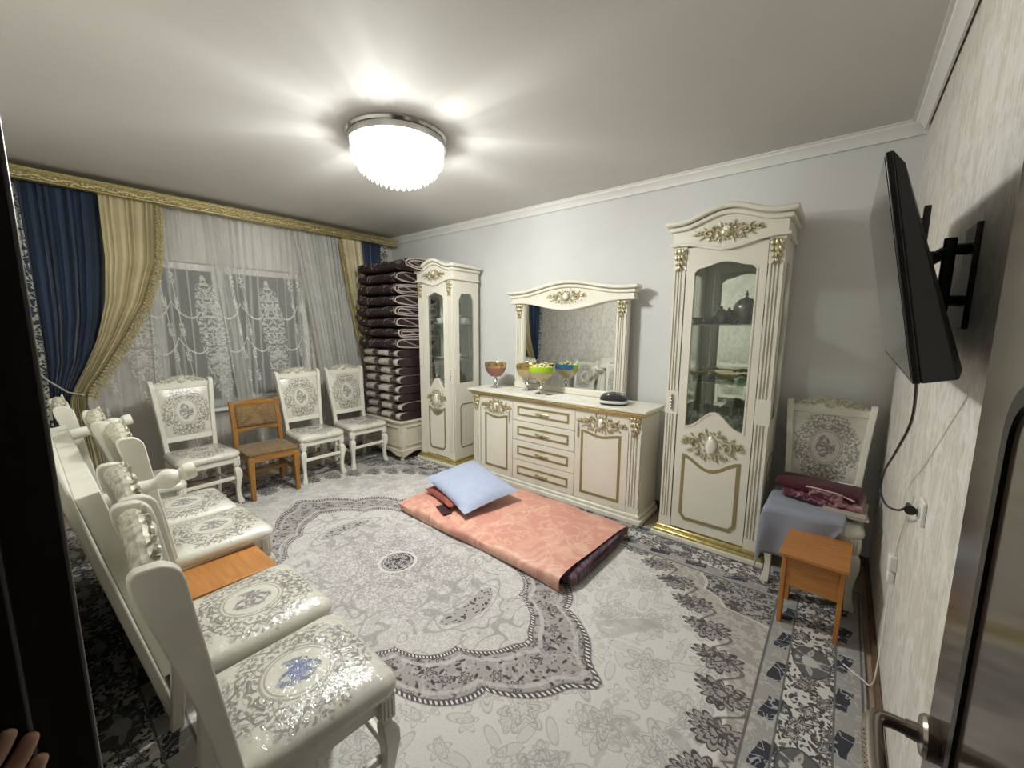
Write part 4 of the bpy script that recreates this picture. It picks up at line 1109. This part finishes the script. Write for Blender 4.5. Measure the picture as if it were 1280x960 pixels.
# gold swags with fringe
def fringe(t, edge, zs, x0, sgn):
    m = MB()
    for i in range(len(zs)):
        z = zs[i]; y = edge(z)
        m.ell((x0+.008*sin(i*2.1), y, z), (.012,.013,.014), nu=6, nv=4)
        m.tube([(x0,y+sgn*.004,z-.004),(x0+.004,y+sgn*.024,z-.022),(x0,y+sgn*.034,z-.05)], [.004,.008,.010], 5)
    o = m.build('fringe', FRINGE, t); return o
t = thing('gold_drape', 'gold satin drape with tasselled fringe swept aside next to the long navy drape', 'curtain')
rows = [(ZT2,.53,.90),(2.1,.53,.86),(1.75,.50,.75),(1.45,.43,.60),(1.2,.33,.46),(1.03,.25,.35),(.93,.22,.32),(.5,.20,.38),(.03,.20,.40)]
mb, at = drape(rows, -4.755, .02, 9, 100, 50, 1.2); mb.build('cloth', GOLDF, t, angle=80)
fringe(t, lambda z: at(z)[1], [2.57-.026*i for i in range(62)], -4.735, 1)
t = thing('gold_drape', 'gold satin drape with tasselled fringe hanging beside the quilt stack', 'curtain')
rows = [(ZT2,2.58,2.86),(2.0,2.66,2.90),(1.5,2.75,2.94),(1.1,2.84,2.98),(.5,2.88,3.0),(.03,2.88,3.0)]
mb, at = drape(rows, -4.765, .018, 6, 70, 40, .3); mb.build('cloth', GOLDF, t, angle=80)
fringe(t, lambda z: at(z)[0], [2.57-.026*i for i in range(62)], -4.745, -1)
# tulle
t = thing('sheer_curtain', 'transparent tulle curtain with white chandelier embroidery over the window', 'curtain')
mb, _ = drape([(ZT2,.50,2.13),(1.5,.48,2.14),(.03,.42,2.16)], -4.845, .016, 11, 150, 12, .7); mb.build('cloth', SHEER, t, angle=80)
mb, _ = drape([(ZT2,1.28,1.42),(1.5,1.36,1.50),(.03,1.46,1.62)], -4.822, .007, 2, 24, 10, .2); mb.build('overlapping_fold', SHEER, t, angle=80)
mb, _ = drape([(ZT2,.80,.90),(1.5,.79,.88),(.03,.74,.84)], -4.822, .006, 1.5, 16, 10, .2); mb.build('overlapping_fold', SHEER, t, angle=80)
t = thing('sheer_curtain', 'densely gathered white tulle curtain beside the gold drape and quilts', 'curtain')
mb, _ = drape([(ZT2,2.06,2.78),(1.7,2.19,2.82),(1.0,2.27,2.90),(.03,2.25,2.92)], -4.835, .02, 16, 160, 16, .1); mb.build('cloth', SHEER2, t, angle=80)
m = MB(); m.tube([(-4.77,.03,1.28),(-4.74,.12,1.13),(-4.73,.22,1.02),(-4.735,.31,.985)], .006, 6); o = m.build('tieback_cord', plain('grey_cord', (.45,.44,.40), .6)); tag(o, 'thin grey tieback cord holding the navy drape', 'cord')

# ================================================================== BEDDING ON THE FLOOR
t = thing('floor_mattress', 'pink satin floor mattress, folded double, with dark purple lining', 'mattress', (-1.95,2.335,.011), radians(-2.2))
ML, MD, MT = 1.62, .86, .105
def mat_top(u, v):
    x = (u-.5)*ML; y = (v-.5)*MD
    h = MT+.010*sin(x*4+1)*sin(y*6)-.02*(abs(2*v-1)**6)-.018*max(0,-(2*u-1))**5+.006*sin(x*15+y*9)
    y += .018*sin(x*3.2)*(1-v)-.03*(1-v)*max(0,x/ML)
    return (x, y, h)
N1, N2 = 48, 24
m = MB()
rg = []
for i in range(N1+1):
    u = i/N1; row = []
    for j in range(N2+1): row.append(mat_top(u, j/N2))
    x, y, h = row[0]; pre = [(x+.0,y+.05,.004),(x,y-.006,.004),(x,y-.018+.006*sin(x*11),.03),(x,y-.018+.006*sin(x*11+.5),.065),(x,y-.010,h-.008)]
    x, y, h = row[-1]; post = [(x,y+.008,h-.008),(x,y+.012,.05),(x,y+.004,.006)]
    rg.append([Vector(p) for p in pre+row+post])
k = len(rg[0]); vv = [p for r_ in rg for p in r_]
ff = [[i*k+j,i*k+j+1,(i+1)*k+j+1,(i+1)*k+j] for i in range(N1) for j in range(k-1)]
ff.append(list(range(k)))
m.add(vv, ff); m.build('satin_cover', PINK, t, angle=70)
m = MB(); rg = []
for x, s in ((ML/2-.25,.86),(ML/2-.05,.88),(ML/2+.012,.90),(ML/2+.03,.78)):
    row = []
    for i in range(24):
        a = 2*pi*i/24; c, s_ = cos(a), sin(a)
        row.append((x-.02*c, math.copysign(abs(c)**.4,c)*MD/2*s+.012-.03*(c < 0)*.3, MT*.44+math.copysign(abs(s_)**.6,s_)*MT*.46*s))
    rg.append(row)
m.loft(rg); m.build('purple_lining', PURPLE, t, angle=60)
m = MB(); m.tube([(ML/2+.03,-MD/2*.76,MT*.47),(ML/2+.036,0,MT*.5),(ML/2+.03,MD/2*.74,MT*.47)], .006, 6); m.build('lining_fold', plain('purple_edge', (.10,.05,.075), .8), t)
# cushion and pillow
def pillow_mesh(w_, d_, h_, n=20, fl=.0):
    def top(sg):
        def fn(u, v):
            a, b = 2*u-1, 2*v-1
            e = max(0,(1-abs(a)**2.6))*max(0,(1-abs(b)**2.6)); k = 1-.07*(1-e)*(1-max(abs(a),abs(b))**8*.0)
            pin = 1-.06*(1-b*b)*abs(a)**3-.0; pin2 = 1-.06*(1-a*a)*abs(b)**3
            return (a*w_/2*pin, b*d_/2*pin2, sg*h_/2*e**.55+.004*sin(a*9+b*5)*e)
        return fn
    return MB().grid(top(1), n, n).grid(top(-1), n, n)
o = pillow_mesh(.46,.36,.09).build('red_cushion', REDP, angle=80); o.location = (-2.44,2.235,.155); o.rotation_euler = (0,0,radians(-14)); tag(o, 'red printed cushion squashed under the pale blue pillow', 'cushion')
o = pillow_mesh(.68,.52,.135).build('pillow', LILAC, angle=80); o.location = (-2.345,2.315,.232); o.rotation_euler = (radians(7),radians(7),radians(-13)); tag(o, 'pale blue pillow lying on the pink mattress', 'pillow')
m = MB(); m.loft([rrect3(.16,.075,0,0,0,.012),rrect3(.16,.075,.009,0,0,.012)]); o = m.build('phone', plain('dark_phone_case', (.05,.02,.025), .4), bevel=.002); o.location = (-2.33,2.005,.118); o.rotation_euler = (0,0,radians(-18)); tag(o, 'dark flat phone lying on the mattress by the red cushion', 'phone')

# ================================================================== THINGS ON THE CORNER CHAIR
LCm = Matrix.Translation((-.045,2.965,.011)) @ Matrix.Rotation(radians(-2),4,'Z')
def grey(u, v):
    # u across the seat (x), v from back over the front edge and down
    x = -.275+.42*u; s = v*.62; yb = .10
    L = .33
    if s < L: y = yb-s; z = .502+.004*sin(u*9)+.012*max(0,sin(u*5+v*7))
    else:
        q = s-L; y = yb-L-.012-.014*sin(u*12+1)*min(1,q*6)-.01; z = .495-q*(1 if u < .68 else max(.15,1-(u-.68)*3.0))
    if x < -.225: # falls over the left side
        z -= (-.225-x)*2.2; x = -.228-(-.225-x)*.45
    return tuple(LCm @ Vector((x, y, z)))
m = MB(); m.grid(grey, 30, 34); o = m.build('grey_cloth', GREYL, angle=80, solid=.006); tag(o, 'grey-lilac cloth draped over the front of the corner chair', 'cloth')
m = MB(); m.X = LCm
for k, (zz_, a) in enumerate(((.508,.06),(.516,-.05))):
    m.loft([[(x*cos(a)-y*sin(a)+.135, x*sin(a)+y*cos(a)-.02, z_) for x, y, z_ in rrect3(.19,.30-.03*k,zz_+dz,0,0,.01)] for dz in (0,.007)])
o = m.build('beige_cloth', BEIGEC); tag(o, 'flat folded beige cloth under the burgundy throw', 'cloth')
t = thing('burgundy_throw', 'folded burgundy plush throw with pink pattern on the corner chair', 'blanket', tuple(LCm @ Vector((.01,.045,.512))), radians(-6))
for zz_, h, w_, d_, mt, dx_ in ((.0,.055,.38,.25,BURG_P,.015),(.05,.055,.40,.21,BURG,-.015)):
    m = MB(); rg = []
    for i in range(13):
        x = (i/12-.5)*w_; row = []
        for j in range(20):
            a = 2*pi*j/20; c, s_ = cos(a), sin(a)
            row.append((x+dx_, math.copysign(abs(c)**.5,c)*d_/2+.004*sin(x*30), zz_+h/2+math.copysign(abs(s_)**.6,s_)*h/2*(1 if 0 < i < 12 else .85)+.003*sin(x*22+j)))
        rg.append(row)
    m.loft(rg); m.build('folded_layer', mt, t, angle=70)
m = MB(); m.grid(lambda u, v: (.0+.16*u, -.128+.0*v, .006+.085*v), 8, 6); m.V = [Vector((p.x-.04, p.y+.01*sin(p.z*40), p.z)) for p in m.V]; m.build('patterned_flap', BURG_P, t, solid=.006)
m = MB(); m.tube([(-.055,-.122,.098),(.0,-.124,.10),(.09,-.122,.094),(.17,-.116,.07)], .005, 6); m.build('pink_piping', plain('pink_piping', (.62,.42,.42), .7), t)

# ================================================================== TELEVISION ON ITS ARM
t = thing('television', 'black flat television on a wall arm tilted down over the doorway wall', 'television', (.076,1.685,1.695))
t.rotation_euler = Matrix.Rotation(radians(-2.2),4,'X').to_euler()
tilt = bpy.data.objects.new('tilt', None); bpy.data.objects.remove(tilt)
R = Matrix.Rotation(radians(2.2),4,'X') @ Matrix.Rotation(radians(-10.8),4,'Y')
t.matrix_world = Matrix.Translation((.076,1.685,1.695)) @ R
W2, H2 = .44, .255
m = MB(); m.box(.0,.014,-W2,W2,-H2,H2); m.build('bezel', BLACK, t, bevel=.003)
m = MB(); m.box(-.0012,.0005,-W2+.008,W2-.008,-H2+.012,H2-.008); m.build('screen', SCREEN, t)
m = MB(); m.loft([[(.014,-W2,-H2),(.014,W2,-H2),(.014,W2,H2),(.014,-W2,H2)],[(.072,-W2+.008,-H2+.002),(.072,W2-.008,-H2+.002),(.032,W2-.02,H2-.03),(.032,-W2+.02,H2-.03)],[(.082,-W2*.93,-H2+.02),(.082,W2*.93,-H2+.02),(.048,W2*.8,H2*.55),(.048,-W2*.8,H2*.55)]]); m.build('back_shell', BLACK, t, bevel=.003)
t = thing('television_bracket', 'black articulated wall bracket behind the television', 'bracket', (0,0,0))
m = MB(); m.box(XR-.012,XR+.002,1.62,1.75,1.55,1.83); m.build('wall_plate', BLACK, t, bevel=.004)
for yv in (1.60,1.77): m = MB(); m.box(.132,.146,yv-.012,yv+.012,1.50,1.88); m.build('upright', BLACK, t, bevel=.002)
m = MB(); m.box(.146,.165,1.60,1.77,1.64,1.76); m.box(.13,.15,1.60,1.77,1.66,1.74); m.build('head_plate', BLACK, t, bevel=.003)
m = MB(); m.tube([(.24,1.69,1.77),(.20,1.67,1.77),(.16,1.685,1.74)], .016, 8); m.tube([(.24,1.69,1.63),(.20,1.67,1.63),(.16,1.685,1.66)], .016, 8); m.tube([(.20,1.67,1.60),(.20,1.67,1.80)], .014, 10); m.build('arm', BLACK, t)
# cables and sockets
def bez(p, n=10):
    out = []; P = [Vector(q) for q in p]; P = [P[0]*2-P[1]]+P+[P[-1]*2-P[-2]]
    for i in range(1, len(P)-2):
        for k in range(n):
            f = k/n; a, b, c, d = P[i-1:i+3]
            out.append(.5*((2*b)+(-a+c)*f+(2*a-5*b+4*c-d)*f*f+(-a+3*b-3*c+d)*f**3))
    out.append(P[-2]); return out
t = thing('television_cable', 'black cable hanging from the television to the wall socket', 'cable', (0,0,0))
m = MB(); m.tube(bez([(.150,1.46,1.455),(.178,1.70,1.28),(.175,1.92,1.13),(.172,2.18,.98),(.172,2.24,.88),(.185,2.12,.86),(.203,1.95,.905),(.216,1.87,.95)]), .004, 6); m.build('lead', BLACK, t)
m = MB(); m.X = Matrix.Translation((.218,1.845,.957)) @ Matrix.Rotation(radians(90),4,'X') @ Matrix.Identity(4)
m.lathe([(0,-.035),(.006,-.035),(.012,0),(.016,.03),(0,.03)], 12); m.build('plug', BLACK, t)
t = thing('wall_socket', 'white wall socket with black plug on the damask wall', 'socket', (XR,1.815,.96))
m = MB(); m.box(-.012,.0,-.04,.04,-.04,.04); m.build('plate', WHITEP, t, bevel=.004)
m = MB(); m.X = Matrix.Rotation(-pi/2,4,'Y'); m.lathe([(0,.011),(.022,.011),(.024,.016),(.020,.016),(.018,.013),(0,.013)], 20); m.build('rim', WHITEP, t)
t = thing('extension_lead', 'white extension lead and adapter hanging on the damask wall', 'cable', (0,0,0))
m = MB(); m.tube(bez([(.228,1.87,.99),(.240,1.99,.93),(.242,2.16,.75),(.240,2.215,.62)]), .003, 6); m.build('upper_lead', WHITEP, t)
m = MB(); m.box(.222,.251,2.195,2.245,.555,.62); m.build('adapter', WHITEP, t, bevel=.006)
m = MB(); m.box(.224,.249,2.205,2.235,.50,.545); m.build('charger_plug', WHITEP, t, bevel=.005)
m = MB(); m.tube(bez([(.238,2.22,.50),(.236,2.20,.35),(.230,2.16,.15),(.222,2.17,.04),(.19,2.22,.016),(.13,2.27,.015)]), .003, 6); m.build('lower_lead', WHITEP, t)

# ================================================================== CABINET CONTENTS
def put(cabt, W, x, y, z): return cabt @ Vector((x, y, z))
RM = Matrix.Translation(rcab_c); LMx = Matrix.Translation(lcab_c) @ Matrix.Rotation(LR,4,'Z')
def teapot(label, p, mat, s=1.0, group=None, rz=0):
    t = thing('teapot', label, 'teapot', p, rz, group); t.scale = (s,s,s)
    m = MB(); m.lathe([(0,0),(.03,0),(.032,.006),(.05,.03),(.056,.055),(.048,.08),(.03,.095),(0,.095)], 20); m.build('body', mat, t)
    m = MB(); m.lathe([(0,.094),(.031,.094),(.026,.105),(.01,.112),(.008,.118),(.012,.126),(0,.132)], 16); m.build('lid', mat, t)
    m = MB(); m.tube([(.048,0,.045),(.075,0,.055),(.085,0,.08),(.10,0,.092)], [.012,.009,.007,.006], 8); m.build('spout', mat, t)
    m = MB(); m.tube([(-.045,0,.08),(-.075,0,.085),(-.085,0,.06),(-.07,0,.035),(-.05,0,.035)], .006, 6); m.build('handle', mat, t)
    return t
def cup(label, p, mat, s=1.0, group=None, rz=0):
    t = thing('teacup', label, 'cup', p, rz, group); t.scale = (s,s,s)
    m = MB(); m.lathe([(0,0),(.05,.004),(.062,.012),(.06,.014),(.03,.007),(0,.007)], 20); m.build('saucer', mat, t)
    m = MB(); m.lathe([(0,.008),(.018,.008),(.02,.014),(.036,.035),(.042,.058),(.039,.058),(.032,.035),(.015,.016),(0,.016)], 20); m.build('bowl', mat, t)
    m = MB(); m.tube([(.036,0,.05),(.055,0,.05),(.055,0,.03),(.032,0,.03)], .004, 6); m.build('handle', mat, t)
    return t
def goblet(label, p, mat, s=1.0, group=None, flat=False):
    t = thing('glass_goblet' if not flat else 'glass_dish', label, 'glass' if not flat else 'dish', p, 0, group); t.scale = (s,s,s)
    if flat:
        m = MB(); m.lathe([(0,0),(.03,0),(.032,.008),(.02,.014),(.045,.03),(.075,.05),(.078,.055),(.072,.054),(.04,.036),(0,.024)], 20); m.build('dish', mat, t)
        m = MB(); m.lathe([(.073,.053),(.079,.055),(.079,.06),(.073,.059)], 20); m.build('rim', GOLDR, t)
    else:
        m = MB(); m.lathe([(0,0),(.028,0),(.028,.004),(.006,.008),(.005,.05),(.012,.056),(0,.056)], 16); m.build('stem', mat, t)
        m = MB(); m.lathe([(0,.055),(.02,.06),(.032,.085),(.03,.125),(.027,.125),(.029,.086),(.016,.064),(0,.062)], 16); m.build('cup', mat, t)
    return t
zs = (.801, 1.1745, 1.5645)
# right cabinet: silverware above, amber dishes, cut glass below
p = RM @ Vector((.10,.03,zs[2]))
t = thing('silver_domed_dish', 'tall domed silver dish with finial on the top cabinet shelf', 'dish', p)
PEWT = plain('dull_pewter', (.22,.21,.20), .3, .8)
m = MB(); m.lathe([(0,0),(.05,0),(.05,.008),(.03,.02),(.06,.05),(.075,.09),(.075,.10),(0,.10)], 24); m.build('base', PEWT, t)
m = MB(); m.lathe([(.078,.10),(.08,.108),(.072,.14),(.045,.168),(.015,.18),(.006,.19),(.012,.20),(.006,.215),(0,.235)], 24); m.build('lid', PEWT, t)
for s in (-1,1): m = MB(); m.tube([(s*.07,0,.09),(s*.10,0,.10),(s*.105,0,.075),(s*.072,0,.06)], .006, 6); m.build('handle', PEWT, t)
teapot('silver teapot on the top shelf of the right display cabinet', RM @ Vector((-.06,.06,zs[2])), PEWT, 1.0, rz=pi)
for i, (x, y) in enumerate(((-.19,-.03),(-.15,.08),(-.02,-.05),(.19,-.05))): cup('small dark metal cup on the cabinet shelf with the silver dishes', RM @ Vector((x,y,zs[2])), PEWT, .85, 'metal cups on the top shelf', i)
for i, (x, y) in enumerate(((-.17,-.02),(-.03,.05),(.05,-.06),(.17,.02))): goblet('%s glass dish with gold rim on the middle cabinet shelf' % ('amber' if i % 2 else 'olive'), RM @ Vector((x,y,zs[1])), AMBER if i % 2 else AMBER_G, 1.0, '%s dishes on the middle shelf' % ('amber' if i % 2 else 'olive'), True)
for i, (x, y) in enumerate(((-.20,-.07),(-.20,.04),(-.12,-.02),(-.05,-.09),(-.04,.06),(.03,-.01),(.10,-.08),(.10,.06),(.17,-.01),(.22,-.09))): goblet('clear cut glass goblet on the bottom shelf of the cabinet', RM @ Vector((x,y,zs[0])), CRYSTAL_W, .95, 'clear goblets on the bottom shelf')
# left cabinet: white china
teapot('white china teapot on the top shelf of the cabinet by the quilts', LMx @ Vector((.06,-.02,zs[2]-.0)), CHINA, 1.25, rz=.5)
for i, (x, y) in enumerate(((-.09,-.04),(.16,.05))): cup('white teacup on a saucer beside the china teapot', LMx @ Vector((x,y,zs[2])), CHINA, 1.2, 'cups on the top shelf', i)
cup('white teacup on a saucer beside the china sugar bowl', LMx @ Vector((.15,-.02,zs[1])), CHINA, 1.3, rz=2)
t = thing('sugar_bowl', 'white china sugar bowl with lid on the middle cabinet shelf', 'bowl', LMx @ Vector((.03,-.03,zs[1])))
m = MB(); m.lathe([(0,0),(.03,0),(.05,.03),(.052,.055),(.04,.07),(0,.07)], 20); m.build('body', CHINA, t)
m = MB(); m.lathe([(.041,.069),(.035,.085),(.012,.095),(.012,.105),(0,.112)], 16); m.build('lid', CHINA, t)
t = thing('china_platter', 'white china platter on the middle shelf of the cabinet by the quilts', 'plate', LMx @ Vector((-.12,.02,zs[1])))
m = MB(); m.lathe([(0,0),(.05,0),(.09,.014),(.092,.017),(.05,.006),(0,.006)], 24); m.build('plate', CHINA, t)
for i, (x, y) in enumerate(((-.10,-.04),(.12,-.03))): goblet('amber glass dish with gold rim on the lowest shelf of the cabinet by the quilts', LMx @ Vector((x,y,zs[0])), AMBER, .9, 'amber dishes on the low shelf', True)
for i, (x, y) in enumerate(((.02,-.05),(.04,.06),(-.16,.06),(.19,.07))): goblet('silver goblet on the lowest shelf of the cabinet by the quilts', LMx @ Vector((x,y,zs[0])), CHROME, .95, 'silver goblets on the low shelf')

# ================================================================== HAND AT THE DOORWAY CASING
SKIN = plain('skin', (.55,.33,.25), .5, var=.08, vs_=40, Subsurface_Weight=.1)
def skin_mesh(name, pts, edges, rad, parent):
    me = bpy.data.meshes.new(name); me.from_pydata(pts, edges, []); o = bpy.data.objects.new(name, me); COL.objects.link(o)
    m = o.modifiers.new('skin', 'SKIN'); m.use_smooth_shade = True
    for i, r_ in enumerate(rad): me.skin_vertices[0].data[i].radius = r_
    me.skin_vertices[0].data[0].use_root = True
    s_ = o.modifiers.new('sub', 'SUBSURF'); s_.levels = 2; s_.render_levels = 2
    me.materials.append(SKIN); o.parent = parent; return o
HX, HY, HZ = DX0+.060, -.104, 1.056
t = thing('person', 'bare hand of a person steadying against the dark doorway casing', 'person', (HX,HY,HZ))
# fingers run forward (+y) and up along the inner face of the casing, wrist behind
P = [(0,-.20,-.16),(0,-.06,-.055),(0,-.03,-.025)]; E_ = [(0,1),(1,2)]; Rr = [(.036,.028),(.027,.021),(.034,.017)]
for k, (dz, ln) in enumerate(((.034,.9),(.012,1.0),(-.012,.94),(-.034,.75))):
    b0 = len(P); z0 = dz
    pp = [(0,.012-.3*dz,z0+.008),(.006,.012+.036*ln-.3*dz,z0+.030*ln),(.0,.012+.055*ln-.3*dz,z0+.052*ln),(-.006,.012+.066*ln-.3*dz,z0+.070*ln)]
    P += pp; E_ += [(2,b0)]+[(b0+i,b0+i+1) for i in range(3)]; Rr += [(.0105,.0105),(.0092,.0092),(.0085,.0085),(.007,.007)]
b0 = len(P); P += [(.010,-.025,.018),(.016,-.012,.048),(.013,-.004,.072)]; E_ += [(1,b0),(b0,b0+1),(b0+1,b0+2)]; Rr += [(.014,.014),(.0115,.0115),(.0095,.0095)]
skin_mesh('hand', P, E_, Rr, t)
bpy.context.view_layer.update()
